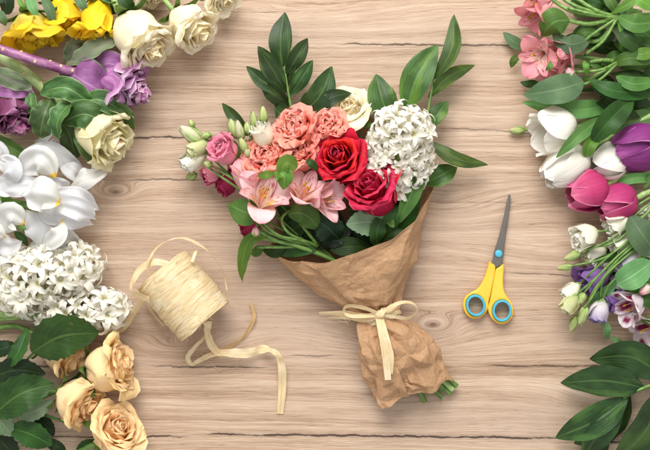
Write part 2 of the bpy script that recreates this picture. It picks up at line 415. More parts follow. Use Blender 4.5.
M_['apink'] = petal_mat('pink_lily_petal', [(0, '#f4b8b8'), (.4, '#f9d4d4'), (.75, '#f9d0d2'), (1, '#f2a4b0')], .08, '#f09ca6', .9, trans=0.24, veincol='#ee9ea8', mott=.03)
M_['apinkin'] = petal_mat('pink_lily_inner_petal', [(0, '#f6c4b8'), (.3, '#f9e8d0'), (.6, '#f9d6d4'), (1, '#f0a0ae')], .1, '#ee929e', .88, trans=0.24, dashes='#b03a48', throat=('#f2c860', .7, .3, .62), mott=.03)
M_['rpink'] = petal_mat('rose_pink_lily_petal', [(0, '#f8c4c2'), (.4, '#f6b4b6'), (1, '#ee98a2')], .1, '#e8808f', .9, trans=0.24, veincol='#e0788c', mott=.03)
M_['rpinkin'] = petal_mat('rose_pink_lily_inner_petal', [(0, '#f8dcd0'), (.4, '#f8e0d0'), (.65, '#f5b6b8'), (1, '#ec94a0')], .1, '#e8808f', .88, trans=0.24, dashes='#9c3048', mott=.03)
M_['awhite'] = petal_mat('white_lily_petal', [(0, '#d8a8c0'), (.3, '#f0e2ea'), (1, '#f2ecee')], .1, None, trans=0.22, veincol='#c890b0', throat=('#8a2050', .5, .62, .9))
M_['awhitein'] = petal_mat('white_lily_blotched_petal', [(0, '#d4d890'), (.3, '#dcd88c'), (.42, '#ecdce4'), (1, '#f2e8ee')], .12, None, trans=0.22, dashes='#7a1038', throat=('#7c1440', .85, .4, .8))
M_['hya'] = petal_mat('white_hyacinth_petal', [(0, '#d4da8c'), (.12, '#f0ecc0'), (.35, '#f7f4e6'), (1, '#faf8f0')], .06, None, trans=.28, var=.06, mott=.04)
M_['iris'] = petal_mat('white_iris_petal', [(0, '#e4e4da'), (.3, '#e8e9eb'), (1, '#f0f1f3')], .16, None, trans=.34, var=.06, vf=12, mott=.04, veincol='#b4b9c8')
M_['irisfall'] = petal_mat('white_iris_fall', [(0, '#f0b800'), (.09, '#f4c820'), (.15, '#e8e7de'), (1, '#f0f1f3')], .16, None, trans=.34, var=.06, vf=12, mott=.04, veincol='#b4b9c8')
M_['tulw'] = petal_mat('white_tulip_petal', [(0, '#dfe0a8'), (.2, '#f2eee0'), (1, '#f7f4ee')], .12, None, trans=.2, vf=18, mott=.04, veincol='#c8c4ac')
M_['tulp'] = petal_mat('pink_tulip_petal', [(0, '#e0c468'), (.12, '#b83a70'), (.6, '#c43e78'), (1, '#e07aa2')], .24, '#f0a8c0', .9, trans=.2, vf=26, veincol='#981c54')
M_['tulv'] = petal_mat('purple_tulip_petal', [(0, '#782464'), (.5, '#8c3480'), (1, '#a8549a')], .24, '#c084b4', .9, trans=.16, vf=26, veincol='#5c164c')
M_['liw'] = petal_mat('white_lisianthus_petal', [(0, '#dce6a8'), (.3, '#f4f3d8'), (1, '#faf8ee')], .05, None, trans=0.22, mott=.03)
M_['lig'] = petal_mat('greenish_lisianthus_petal', [(0, '#b8cc80'), (.5, '#dde2a8'), (1, '#e8e8c0')], .1, None, trans=.3)
M_['lip'] = petal_mat('pink_lisianthus_petal', [(0, '#f8dcd4'), (.4, '#f2a4b6'), (1, '#ea7e9e')], .09, '#f2a8be', .85, trans=0.21, mott=.03)
M_['lid'] = petal_mat('deep_pink_lisianthus_petal', [(0, '#d86a88'), (.5, '#c03866'), (1, '#a82a58')], .15, None, trans=.25)
M_['liv'] = petal_mat('violet_lisianthus_petal', [(0, '#d8bce0'), (.4, '#a47cc0'), (1, '#8c60b0')], .12, None, trans=.2)
M_['lil'] = petal_mat('lilac_tipped_lisianthus_petal', [(0, '#dfe0cc'), (.55, '#e8e2ea'), (.85, '#b4a4cc'), (1, '#7c68a8')], .08, None, trans=.3)
M_['kal'] = petal_mat('lilac_cabbage_leaf', [(0, '#843a80'), (.4, '#ac62a6'), (1, '#c486bc')], .4, '#e6d0e2', .84, trans=.2, vf=18, veincol='#dcb4d6')
M_['kalin'] = petal_mat('magenta_cabbage_leaf', [(0, '#782664'), (.5, '#a84e94'), (1, '#c880b6')], .3, '#e8c4da', .82, trans=.2, vf=16)
M_['kad'] = petal_mat('dark_purple_cabbage_leaf', [(0, '#54183c'), (.5, '#6c2a50'), (1, '#824064')], .25, '#b080a4', .84, trans=.12, vf=16, veincol='#94587e')
M_['kadin'] = petal_mat('plum_cabbage_leaf', [(0, '#7a2460'), (.5, '#964478'), (1, '#ac6490')], .2, '#c890b0', .8, trans=.2, vf=16)
M_['kac'] = petal_mat('cream_cabbage_leaf', [(0, '#ece29c'), (.4, '#f9f0c0'), (1, '#faf3cc')], .08, '#f0e6b4', .9, trans=.2, vf=16, mott=.03, var=.04)
M_['kacin'] = petal_mat('blush_cabbage_leaf', [(0, '#dca090'), (.5, '#f2d0b4'), (1, '#f8e6c8')], .08, '#f6ecd0', .85, trans=.2, vf=16, mott=.03, var=.04)
M_['kagr'] = leaf_mat('cabbage_leaf', '#2a4c24', '#587c3e', 'pinnate', .42, .15, 6, '#94b070', edge='#8aa468', spec=.5)
M_['kagl'] = leaf_mat('cabbage_leaf_purple_veined', '#5c6e50', '#8c9878', 'pinnate', .55, .15, 7, '#b070a8', edge='#a8b890')
M_['kali'] = leaf_mat('lilac_cabbage_outer_leaf', '#8a4a88', '#b47cb0', 'pinnate', .55, .2, 7, '#caa0c4', edge='#6c8a58', blotch=.7)
M_['ros'] = leaf_mat('rose_leaf', '#16300f', '#386026', 'pinnate', .42, .1, 9, '#5c7e3c')
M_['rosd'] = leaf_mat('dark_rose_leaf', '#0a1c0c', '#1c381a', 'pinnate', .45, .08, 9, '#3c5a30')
M_['rosu'] = leaf_mat('rose_leaf_underside', '#5c7858', '#84987a', 'pinnate', .6, .1, 9, '#a0b08c')
M_['rus'] = leaf_mat('ruscus_leaf', '#162a12', '#34522a', 'parallel', .32, .10, 7, '#5c7c44', blotch=.5, tint='#42602c', spec=.3, ls=.07)
M_['olive'] = leaf_mat('olive_leaf', '#26401a', '#46662e', 'parallel', .36, .14, 6, '#6c8a48', blotch=.6, tint='#58742c', spec=.3, ls=.07)
M_['als'] = leaf_mat('alstroemeria_leaf', '#385f28', '#62883e', 'parallel', .42, .2, 6, '#7ea85a')
M_['alsg'] = leaf_mat('grey_green_leaf', '#47694a', '#6f8e66', 'parallel', .5, .2, 8, '#93ab80')
M_['alsl'] = leaf_mat('bright_green_leaf', '#4a7c2a', '#7cac48', 'parallel', .4, .25, 6, '#9cc468')
M_['tul'] = leaf_mat('tulip_leaf', '#3e6c34', '#6c9450', 'parallel', .45, .15, 9, '#88aa68')
M_['drk'] = leaf_mat('dark_green_leaf', '#1a3410', '#345a20', 'parallel', .4, .1, 6, '#48702c')  # leaves whose own green is darker
M_['lil_leaf'] = leaf_mat('lisianthus_leaf', '#5c9458', '#86b47a', 'parallel', .5, .25, 4, '#a8cc98')
M_['sepal'] = plain_mat('sepal_green', '#8aa860', '#b8cc88', 120, .5, .3, .2)
M_['sepald'] = plain_mat('rose_sepal_green', '#3c5c28', '#6c8c44', 120, .5, .3, .1)
M_['budg'] = petal_mat('bud_petal', [(0, '#98b850'), (.5, '#c4d488'), (1, '#dde4ac')], .15, None, trans=.25)
M_['budw'] = petal_mat('white_bud_petal', [(0, '#b8cc78'), (.35, '#e0e4b4'), (1, '#eeeed4')], .12, None, trans=.28)
M_['stem'] = plain_mat('stem_green', '#4c7030', '#7ea052', 0, .42, .4, 0, (4, 12))
M_['steml'] = plain_mat('pale_stem_green', '#86a85c', '#b0c884', 0, .42, .4, 0, (4, 12))
M_['stemd'] = plain_mat('dark_stem_green', '#2a4a1c', '#4a7030', 0, .42, .4, 0, (4, 12))
M_['stemp'] = plain_mat('purple_stem', '#7a3c6c', '#b080a4', 0, .42, .4, 0, (4, 10))
M_['stemk'] = plain_mat('pale_cabbage_stem', '#90a868', '#bccc94', 0, .42, .4, 0, (4, 10))
M_['scar'] = plain_mat('leaf_scar', '#b8a070', '#dccb98', 300, .7, .2)
M_['anth'] = plain_mat('anther', '#8a6a20', '#d0a040', 300, .7, .2)
M_['anthd'] = plain_mat('dark_anther', '#5a3a28', '#8a5a38', 300, .7, .2)
M_['filp'] = plain_mat('pink_filament', '#e08890', '#f0b0b0', 300, .6, .2)
M_['yellow'] = plain_mat('yellow_plastic', '#ecba3c', '#efc248', 40, .38, .45, bstr=.02)
M_['blue'] = plain_mat('blue_plastic', '#44a8c4', '#4cb0cc', 40, .4, .45, bstr=.02)

def metal_mat():
    t = NT('brushed_steel'); ob = t.n('SeparateXYZ', i0=t.n('TexCoord').outputs['Object'])
    n1 = t.noise(t.xyz(t.math('MULTIPLY', ob.outputs[0], 900.0), t.math('MULTIPLY', ob.outputs[1], 60.0)), 1, 3)
    return t.finish(t.mix(n1, srgb('#6c6660'), srgb('#8e8882')), .38, .5, 0, n1, .15, .0002, Metallic=.85)
M_['steel'] = metal_mat()

def raffia_mat(name, a, b, c):
    t = NT(name); x, y = t.uv(); r = t.math('MULTIPLY', t.n('ObjectInfo').outputs['Random'], 40.0)
    f = t.noise(t.xyz(t.math('MULTIPLY', x, 9.0), t.math('MULTIPLY', y, 2.5), r), 1, 4, .65)
    ob = t.n('TexCoord').outputs['Object']; big = t.noise(ob, 60, 3)
    col_ = t.mix(t.sm(f, .35, .65), srgb(a), srgb(b)); col_ = t.mix(t.sm(big, .5, .75, 0, .6), col_, srgb(c))
    return t.finish(col_, .5, .35, .25, f, .6, .0006)
M_['raf'] = raffia_mat('raffia', '#dcc08c', '#f3e4bf', '#f8efd6')
M_['rafd'] = raffia_mat('raffia_dark', '#c09a5e', '#dcbe8c', '#ecd8b0')

def paper_mat():
    t = NT('kraft_paper'); ob = t.n('TexCoord').outputs['Object']
    fib = t.noise(ob, 420, 4, .7); big = t.noise(ob, 22, 3)
    c = t.mix(t.sm(fib, .3, .7), srgb('#ad8764'), srgb('#be9874')); c = t.mix(t.sm(big, .35, .7, 0, .35), c, srgb('#a47e5c'))
    r1 = t.math('ABSOLUTE', t.math('SUBTRACT', t.noise(ob, 26, 3, .5), .5)); r2 = t.math('ABSOLUTE', t.math('SUBTRACT', t.noise(ob, 70, 2, .5), .5))
    h = t.math('ADD', t.math('ADD', t.math('MULTIPLY', t.sm(r1, 0, .07), .7), t.math('MULTIPLY', t.sm(r2, 0, .06), .25)), t.math('MULTIPLY', fib, .18))
    return t.finish(c, .62, .3, .06, h, .4, .0011)
M_['paper'] = paper_mat()

def wood_mat():
    t = NT('oak_wood')
    o = t.n('SeparateXYZ', i0=t.n('TexCoord').outputs['Object'])
    x = t.math('MULTIPLY', o.outputs[0], 1000.0); y = t.math('MULTIPLY', o.outputs[1], 1000.0)
    mul = lambda a, b: t.math('MULTIPLY', a, b); add = lambda a, b: t.math('ADD', a, b); sub = lambda a, b: t.math('SUBTRACT', a, b)
    w1 = t.noise(t.xyz(mul(x, .0035), mul(y, .011)), 1, 2); w2 = t.noise(t.xyz(mul(x, .02), mul(y, .045), 3.0), 1, 3)
    g = add(y, add(mul(sub(w1, .5), 16.0), mul(sub(w2, .5), 2.6)))
    kd = 0.0
    for (kx, ky, sx, sy, K) in KNOTS:
        dx = mul(sub(x, float(kx - 325)), 1 / sx); dy = mul(sub(y, float(225 - ky)), 1 / sy)
        e = t.math('EXPONENT', mul(add(mul(dx, dx), mul(dy, dy)), -1.0))
        g = add(g, mul(e, float(K)))
        kd = t.math('MAXIMUM', kd, t.math('POWER', e, 9.0)) if K > 21 else kd
    rings = t.noise(t.xyz(mul(x, .0012), mul(g, .085)), 1, 3, .6)
    fine = t.noise(t.xyz(mul(x, .008), mul(g, .5), 5.0), 1, 6, .72)
    short = t.noise(t.xyz(mul(x, .03), mul(g, 2.4), 9.0), 1, 2, .7)
    tone = t.noise(t.xyz(mul(x, .0045), mul(y, .012), 2.0), 1, 2)
    f = add(mul(rings, .30), add(mul(fine, .38), mul(short, .32)))
    c = t.ramp(f, [(.36, srgb('#7c6350')), (.44, srgb('#a78a72')), (.52, srgb('#c2a78f')), (.61, srgb('#dac5af'))])
    c = t.mix(t.sm(tone, .35, .7, 0, .5), c, srgb('#bea896'))
    pores = mul(t.sm(t.noise(t.xyz(mul(x, .045), mul(g, 1.9), 17.0), 1, 2, .6), .60, .68), t.sm(rings, .60, .42, .15, 1))
    c = t.mix(mul(pores, .62), c, srgb('#6a4c36'))
    gl = t.sm(t.noise(t.xyz(mul(x, .006), mul(g, .3), 31.0), 1, 4, .6), .63, .72)
    c = t.mix(mul(gl, .26), c, srgb('#745339'))
    c = t.mix(mul(kd, .75), c, srgb('#4e3422'))
    cr = 0.0
    wob = mul(sub(t.noise(t.xyz(mul(x, .022), 0.0, 4.0), 1, 4, .7), .5), 9.0)
    rag = t.noise(t.xyz(mul(x, .06), mul(y, .05), 8.0), 1, 3)
    for (x0, x1, yy, sl, th, st) in CRACKS:
        a, b = x0 - 325.0, x1 - 325.0
        d = t.math('ABSOLUTE', sub(add(y, wob), add(mul(sub(x, a), -sl), 225.0 - yy)))
        win = mul(t.sm(x, a, a + 25), t.sm(x, b, b - 25))
        tk = mul(win, mul(t.sm(rag, .28, .6, .25, 1), float(th)))
        m = mul(t.sm(sub(tk, d), -.35, .35), st)
        soft = mul(mul(t.sm(d, th * 3.2, 0.0), win), .28 * st)
        cr = t.math('MAXIMUM', cr, t.math('MAXIMUM', m, soft))
    c = t.mix(cr, c, srgb('#33231a'))
    h = sub(add(mul(f, 1.2), mul(short, .4)), add(mul(cr, 2.0), mul(pores, .4)))
    return t.finish(c, add(.5, mul(f, .2)), .28, 0, h, .4, .0012)
KNOTS = [(116, 192, 19, 8, 23), (433, 325, 21, 9, 23), (185, 350, 70, 16, 20), (402, 345, 90, 15, 16), (445, 210, 60, 20, 18), (300, 20, 120, 18, 14), (610, 400, 70, 18, 16), (560, 260, 80, 20, 16)]
CRACKS = [(335, 545, 44, .01, 1.0, .8), (120, 245, 138, -.005, 1.1, .85), (120, 215, 180, .0, .7, .7), (430, 590, 127, .06, .7, .6), (-200, 195, 437, .0, .9, .85), (200, 565, 434, .012, 1.1, .9), (145, 275, 367, .0, .8, .75), (480, 640, 366, .0, .9, .8),
          (500, 900, 48, 0, .9, .8), (280, 345, 356, .0, .7, .6), (500, 585, 272, .05, .7, .6), (-300, 110, 366, .0, .9, .8), (350, 560, 200, .02, .5, .35), (560, 900, 131, 0, .9, .8), (590, 1000, 442, .0, 1.3, .9), (60, 300, 12, .0, .5, .35), (-300, 60, 180, 0, .9, .8)]
M_['wood'] = wood_mat()
# ------------------------------------------------------------------ the setting
tb = MB()
n = 2
xs, ys = (-1300, 1300), (-1000, 1000)
tb.poly([(xs[0], ys[0], -30), (xs[1], ys[0], -30), (xs[1], ys[1], -30), (xs[0], ys[1], -30), (xs[0], ys[0], 0), (xs[1], ys[0], 0), (xs[1], ys[1], 0), (xs[0], ys[1], 0)],
        [(0, 3, 2, 1), (4, 5, 6, 7), (0, 1, 5, 4), (1, 2, 6, 5), (2, 3, 7, 6), (3, 0, 4, 7)])
me = bpy.data.meshes.new('wooden_table'); me.from_pydata([tuple(np.array(p) * S) for p in tb.v[0]], [], tb.f); me.materials.append(M_['wood'])
table = bpy.data.objects.new('table_surface', me); col.objects.link(table); table['kind'] = 'structure'

w = bpy.data.worlds.new('World'); sc.world = w; w.use_nodes = True
bg = w.node_tree.nodes['Background']; bg.inputs[0].default_value = (1.0, .985, .965, 1); bg.inputs[1].default_value = .77
def area(name, loc, size, power, target=(0, 0, 0), colr=(1, .98, .95)):
    L = bpy.data.lights.new(name, 'AREA'); L.shape = 'RECTANGLE'; L.size, L.size_y = size; L.energy = power; L.color = colr
    o = bpy.data.objects.new(name, L); col.objects.link(o); o.location = loc
    o.rotation_euler = (Vector(target) - Vector(loc)).to_track_quat('-Z', 'Y').to_euler(); return o
area('window_light', (-.16, 1.3, 1.4), (1.3, 1.0), 50)
cam = bpy.data.cameras.new('camera'); co = bpy.data.objects.new('camera', cam); col.objects.link(co)
co.location = (0, 0, H * S); cam.sensor_width = 36; cam.lens = 36 * H / 650; cam.clip_start = .01; cam.clip_end = 100
sc.camera = co
sc.view_settings.view_transform = 'Standard'; sc.view_settings.look = 'None'; sc.view_settings.exposure = 0
sc.render.engine = 'CYCLES'
cy = sc.cycles
cy.max_bounces = 7; cy.diffuse_bounces = 5; cy.glossy_bounces = 2; cy.transmission_bounces = 4; cy.transparent_max_bounces = 4
cy.caustics_reflective = False; cy.caustics_refractive = False
try:
    cy.use_denoising = True; cy.denoiser = 'OPENIMAGEDENOISE'
except Exception: pass
# ------------------------------------------------------------------ the bouquet
GB = 'flowers and greenery tied into the bouquet'
NECK = px(379, 311, 19); FOOT = px(420, 388, 12)
def to_neck(start, mid=None, end=None, jit=5):
    a = rnd.uniform(-jit, jit); b = rnd.uniform(-jit, jit)
    if end is None and EXITS: end = EXITS.pop(0)
    q = [start] + ([mid] if mid is not None else []) + [NECK + V(a, b * .5, b), end if end is not None else FOOT + V(a * 2.5, b, b * .4)]
    return spline(q, 8)
EXITS = [px(457, 386, 9), px(450, 394, 6), px(442, 398, 5), px(425, 402, 4), px(382, 404, 4)]
def flower(name, label, cat, loc, group=GB): return thing(name, label, cat, loc, group)

# wrap: sheet running once round the stems and overlapping itself at the front
def paper_wrap():
    t = thing('kraft_paper_wrap', 'crumpled brown kraft paper cone wrapped around the bouquet stems', 'wrapping paper', px(380, 320, 0))
    rim = [(100, 352, 258, 56), (118, 322, 262, 52), (145, 292, 260, 38), (168, 274, 255, 20), (186, 270, 246, 6), (215, 288, 175, 2.5), (245, 322, 104, 2.5), (262, 343, 97, 3), (285, 366, 112, 3), (315, 405, 150, 3),
           (345, 431, 178, 6), (362, 436, 187, 18), (378, 430, 199, 38), (405, 412, 222, 56), (432, 392, 240, 64), (462, 352, 254, 66), (485, 322, 265, 60), (493, 315, 268, 56)]
    A = np.array([r[0] for r in rim], float); Rp = P([r[1:] for r in rim])
    ps = np.linspace(100, 493, 250); n = 150
    Rm = np.stack([np.interp(ps, A, Rp[:, i]) for i in range(3)], 1)
    k = np.exp(-np.linspace(-2, 2, 9) ** 2); k /= k.sum()
    Rm = np.stack([np.convolve(np.pad(Rm[:, i], 4, 'edge'), k, 'valid') for i in range(3)], 1)
    ax = nrm(px(415, 390) - px(350, 230)); pr = V(-ax[1], ax[0], 0); pr = pr if pr[0] > 0 else -pr
    def ring(c, rw, rh, ov=0.0):
        th = np.radians(ps); grow = (1 + ov * sstep(420, 493, ps))[:, None]
        return px(c[0], c[1], 0) + np.cos(th)[:, None] * pr * rw * grow + np.stack([0 * th, 0 * th, np.maximum(1.0, rh + 1 + rh * np.sin(th) * grow[:, 0])], 1)
    neck = ring((380, 312), 15, 16, .14); mid = ring((397, 350), 36, 19, .03); foot = ring((414, 391), 38, 14, .06)
    c1 = ring((379, 322), 19, 18, .1)
    # ragged cut of the foot
    cut = np.array([mnoise.noise(Vector((math.cos(math.radians(p)) * 1.3, math.sin(math.radians(p)) * 1.3, 4))) for p in ps])
    foot = foot + (cut * 9)[:, None] * ax
    ctr = (Rm * .42 + neck * .58)
    out = ctr - (px(365, 275, 22)); out /= np.linalg.norm(out, axis=1)[:, None]
    half = ctr + out * np.array([5, 5, 3.0])
    q34 = Rm * .16 + neck * .84
    rows = []
    for j in range(len(ps)):
        rows.append(resamp(spline([Rm[j], Rm[j] * .72 + neck[j] * .28 + out[j] * np.array([3, 3, 2.0]), half[j], q34[j], neck[j], c1[j], mid[j], foot[j]], 16), n))
    g = np.array(rows).transpose(1, 0, 2)          # n along, m around
    U = np.linspace(0, 1, n)[:, None]; Pz = ps[None, :]
    nrmv = np.cross(np.gradient(g, axis=0), np.gradient(g, axis=1)); nrmv /= np.linalg.norm(nrmv, axis=2)[:, :, None] + 1e-9
    # folds gathered at the neck
    un = np.argmin(np.linalg.norm(g - neck[None], axis=2), axis=0).mean() / n
    tri = lambda q: np.abs((q / (2 * math.pi)) % 1 - .5) * 4 - 1
    fold = np.exp(-((U - un) / .22) ** 2) * (tri(np.radians(Pz) * 7 + 2.2 * np.sin(np.radians(Pz) * 2)) * 3.4 + tri(np.radians(Pz) * 15 + 1 + U * 3) * 1.3)
    pr2 = random.Random(5)
    def facets(cx_, cy_, amp_, seed):
        # crumple: random heights on a triangulated net, linear inside each triangle
        Lx, Ly = 250.0, 340.0; q = []; r_ = random.Random(seed); nx, ny = int(Lx / cx_), int(Ly / cy_)
        for i in range(-1, nx + 2):
            for j in range(-1, ny + 2): q.append(Vector((cx_ * (i + r_.uniform(-.1, 1.1)), cy_ * (j + r_.uniform(-.1, 1.1)))))
        from mathutils.geometry import delaunay_2d_cdt
        vs, _, fs, *_r = delaunay_2d_cdt(q, [], [], 0, 1e-5)
        vs = np.array([tuple(v_) for v_ in vs]); hs = np.array([r_.uniform(-1, 1) for _ in vs])
        X, Y = np.meshgrid(np.linspace(0, Lx, n), np.linspace(0, Ly, len(ps)), indexing='ij'); out_ = np.zeros_like(X)
        for f_ in fs:
            a_, b_, c_ = vs[f_[0]], vs[f_[1]], vs[f_[2]]
            den = (b_[1] - c_[1]) * (a_[0] - c_[0]) + (c_[0] - b_[0]) * (a_[1] - c_[1])
            if abs(den) < 1e-9: continue
            i0, i1 = np.searchsorted(X[:, 0], [min(a_[0], b_[0], c_[0]), max(a_[0], b_[0], c_[0])]); j0, j1 = np.searchsorted(Y[0], [min(a_[1], b_[1], c_[1]), max(a_[1], b_[1], c_[1])])
            x_, y_ = X[i0:i1 + 1, j0:j1 + 1], Y[i0:i1 + 1, j0:j1 + 1]
            l1 = ((b_[1] - c_[1]) * (x_ - c_[0]) + (c_[0] - b_[0]) * (y_ - c_[1])) / den; l2 = ((c_[1] - a_[1]) * (x_ - c_[0]) + (a_[0] - c_[0]) * (y_ - c_[1])) / den; l3 = 1 - l1 - l2
            ok = (l1 >= -1e-6) & (l2 >= -1e-6) & (l3 >= -1e-6)
            sub_ = out_[i0:i1 + 1, j0:j1 + 1]; sub_[ok] = (l1 * hs[f_[0]] + l2 * hs[f_[1]] + l3 * hs[f_[2]])[ok]
        return out_ * amp_
    cr = facets(50, 22, 3.6, 3) + facets(24, 16, 3.6, 8) + facets(10, 9, 1.1, 4)
    amp = .72 + .6 * sstep(un - .22, un + .06, U)
    amp = amp * np.where(Pz > 200, np.where(Pz < 345, .15, 1), 1)
    g = g + nrmv * (cr * amp + fold + 3.2 * sstep(455, 480, Pz) * (1 - sstep(un - .05, un + .1, U)) - 1.5 * sstep(135, 110, Pz))[:, :, None]
    g[:, :, 2] = np.maximum(g[:, :, 2], .6 + .5 * np.abs(np.sin(g[:, :, 0] * .2)))
    m = MB().grid(g); m.build('paper_sheet', M_['paper'], t, smooth=False)
    return t
paper_wrap()

def raffia_tie():
    t = thing('raffia_tie', 'pale raffia ribbon knotted in a bow around the neck of the paper wrap', 'raffia bow', px(379, 313, 0))
    ax = nrm(px(415, 390) - px(350, 230)); pr = V(-ax[1], ax[0], 0)
    for k, (o, wd) in enumerate([(-2, 3.6), (2.5, 3.2)]):
        th = np.linspace(0, 2 * math.pi, 25)
        c = px(380, 313, 0) + ax * o
        p = c + np.cos(th)[:, None] * pr * 19.5 + np.stack([0 * th, 0 * th, np.maximum(1.2, 18 + 19.5 * np.sin(th))], 1)
        th_g = ribbon(p, wd, [90, 90], 4, 3, k + 2); 
        # lay the band on the cone: width runs along the stem axis
        base = spline(p, 3); v = np.linspace(-1, 1, 4)
        gg = base[:, None, :] + v[None, :, None] * wd * ax + (np.sin(np.arange(len(base)) * .6)[:, None, None] * .6) * ax
        MB().grid(gg).build('band', M_['raf'], t)
    tails = [([(381, 314, 40), (366, 317, 38), (347, 314, 33), (319, 313, 14)], (2.5, 4.2, 4.0, 1.2), (10, 40, 20)), ([(381, 316, 39), (364, 320, 36), (345, 317, 30), (327, 318, 12)], (2, 2.6, 2.4, .8), (0, 30, 0)),
             ([(378, 316, 40), (381, 330, 50), (385, 350, 53), (388, 380, 49)], (2.5, 3.4, 3.8, 3.0), (0, 15, -10)), ([(381, 316, 40), (386, 335, 51), (391, 355, 52), (391, 374, 48)], (2, 2.4, 2.6, 1.8), (0, -20, 10))]
    for p, wd, rl in tails: MB().grid(ribbon(P(p), wd, rl, 4, 8, p[0][0])).build('tail', M_['raf'], t)
    MB().grid(ribbon(P([(380, 314, 40), (392, 306, 46), (404, 302, 46), (414, 304, 42), (417, 311, 38), (409, 318, 40), (396, 317, 41), (380, 315, 40)]), (1.8, 2.4, 2.2, 2, 2.2, 1.8), (20, 50, 70, 40, 10), 4, 7, 3)).build('loop', M_['raf'], t)
    MB().grid(ribbon(P([(380, 314, 41), (364, 308, 46), (349, 306, 42), (344, 311, 38), (352, 316, 40), (380, 315, 40)]), (1.8, 2.3, 2.3, 2), (20, 40, 60, 20), 4, 7, 6)).build('loop', M_['raf'], t)
    m = MB(); m.ball(px(380, 314.5, 40), (5.5, 4.5, 4), 10, 7)
    for k in range(4):
        a = k * .8; c = px(380, 314.5, 40)
        m.grid(ribbon([c + V(-5 + k, -5, 0), c + V(-2 + k, -1, 4.6), c + V(2 + k * .5, 4, 3), c + V(3, 6, -2)], 1.8, (0, 20), 3, 5, k))
    m.build('knot', M_['raf'], t)
    for p in ([(345, 310, 40), (343, 316, 36), (349, 326, 33)], [(352, 318, 36), (347, 322, 32), (338, 321, 28)]):
        MB().tube(P(p), [.35, .2], 4, 6).build('fibre', M_['raf'], t)
raffia_tie()

# --- roses
def rose(label, b, tp, R, mats, seed, N=26, group=GB, leaves=(), stem_=True, smat='stem', name='rose', cat='rose', sep=True, **kw):
    b, tp = px(*b), px(*tp); t = thing(name, label, cat, b, group)
    rose_head(t, b, tp, R, [M_[m] for m in mats], N, seed=seed, **kw)
    if sep: sepals(t, b, tp, R * .9, R * .3, M_['sepald'], seed=seed)
    if stem_ is True: stem(t, to_neck(b, b * .7 + NECK * .3 - V(0, 0, 4)), [2.2, 2.4], M_[smat])
    elif stem_: stem(t, P(stem_), [2.4, 2.8], M_[smat])
    for pth, W, m, k in leaves: leaf(t, pth, W, M_[m], **k)
    return t
RL = dict(a=.95, b=.75, fold=.12, wave=.06, saw=.06, nu=22)
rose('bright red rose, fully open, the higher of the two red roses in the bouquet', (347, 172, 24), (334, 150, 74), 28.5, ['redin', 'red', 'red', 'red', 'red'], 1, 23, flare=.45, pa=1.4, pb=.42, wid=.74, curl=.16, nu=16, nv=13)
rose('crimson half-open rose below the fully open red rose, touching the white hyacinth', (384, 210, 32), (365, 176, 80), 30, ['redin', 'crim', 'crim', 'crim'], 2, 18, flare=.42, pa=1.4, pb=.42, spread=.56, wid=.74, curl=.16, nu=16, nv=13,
     leaves=[([(388, 226, 44), (372, 222, 54), (346, 224, 48)], 13, 'rosu', RL), ([(340, 240, 40), (328, 228, 50), (314, 218, 44)], 14, 'rosd', dict(RL, roll=12)), ([(377, 246, 48), (377, 232, 56), (383, 214, 48)], 8.5, 'ros', dict(RL, roll=-20)), ([(322, 246, 34), (334, 236, 40), (352, 228, 36)], 11, 'rosd', RL), ([(306, 234, 26), (300, 240, 30), (288, 246, 22)], 9, 'rosd', RL), ([(350, 240, 30), (362, 236, 34), (386, 236, 28)], 12, 'rosd', RL)])
rose('cream white rose half hidden behind the open red rose', (352, 124, 14), (345, 102, 36), 31, ['creamin', 'cream', 'cream'], 3, 20, flare=.5, ruf=.06)
# --- coral ruffled roses
for i, (lb, b, tp, R) in enumerate([('coral ruffled spray rose at the top of the coral cluster', (306, 144, 28), (291, 122, 58), 22.5), ('coral ruffled spray rose touching the left side of the open red rose', (306, 164, 28), (296, 146, 60), 22),
                                    ('coral ruffled spray rose lowest left of the coral cluster, above the pink alstroemeria', (278, 168, 28), (263, 152, 56), 24), ('small coral ruffled rose between the cream rose and the open red rose', (334, 142, 24), (325, 120, 50), 19)]):
    rose(lb, b, tp, R, ['coralin', 'coral', 'coral'], 10 + i, 26, flare=.52, ruf=.15, rf=2.2, nz=.16, nu=15, nv=15, inner=.14, drop=.1, wid=.62, pa=1.3, pb=.4)
# --- hyacinth
t = flower('hyacinth', 'white hyacinth standing in the bouquet to the right of the red roses', 'hyacinth', px(392, 185, 20))
hyacinth_head(t, px(393, 186, 30), px(404, 113, 62), 33, [M_['hya']], 92, 11, 4)
MB().tube([px(390, 200, 24), px(394, 180, 32), px(403, 118, 58)], [4, 3.5, 2], 8, 6).build('flower_spike', M_['steml'], t)
stem(t, to_neck(px(390, 200, 24), None, px(453, 390, 8)), [4, 3.2], M_['steml'])
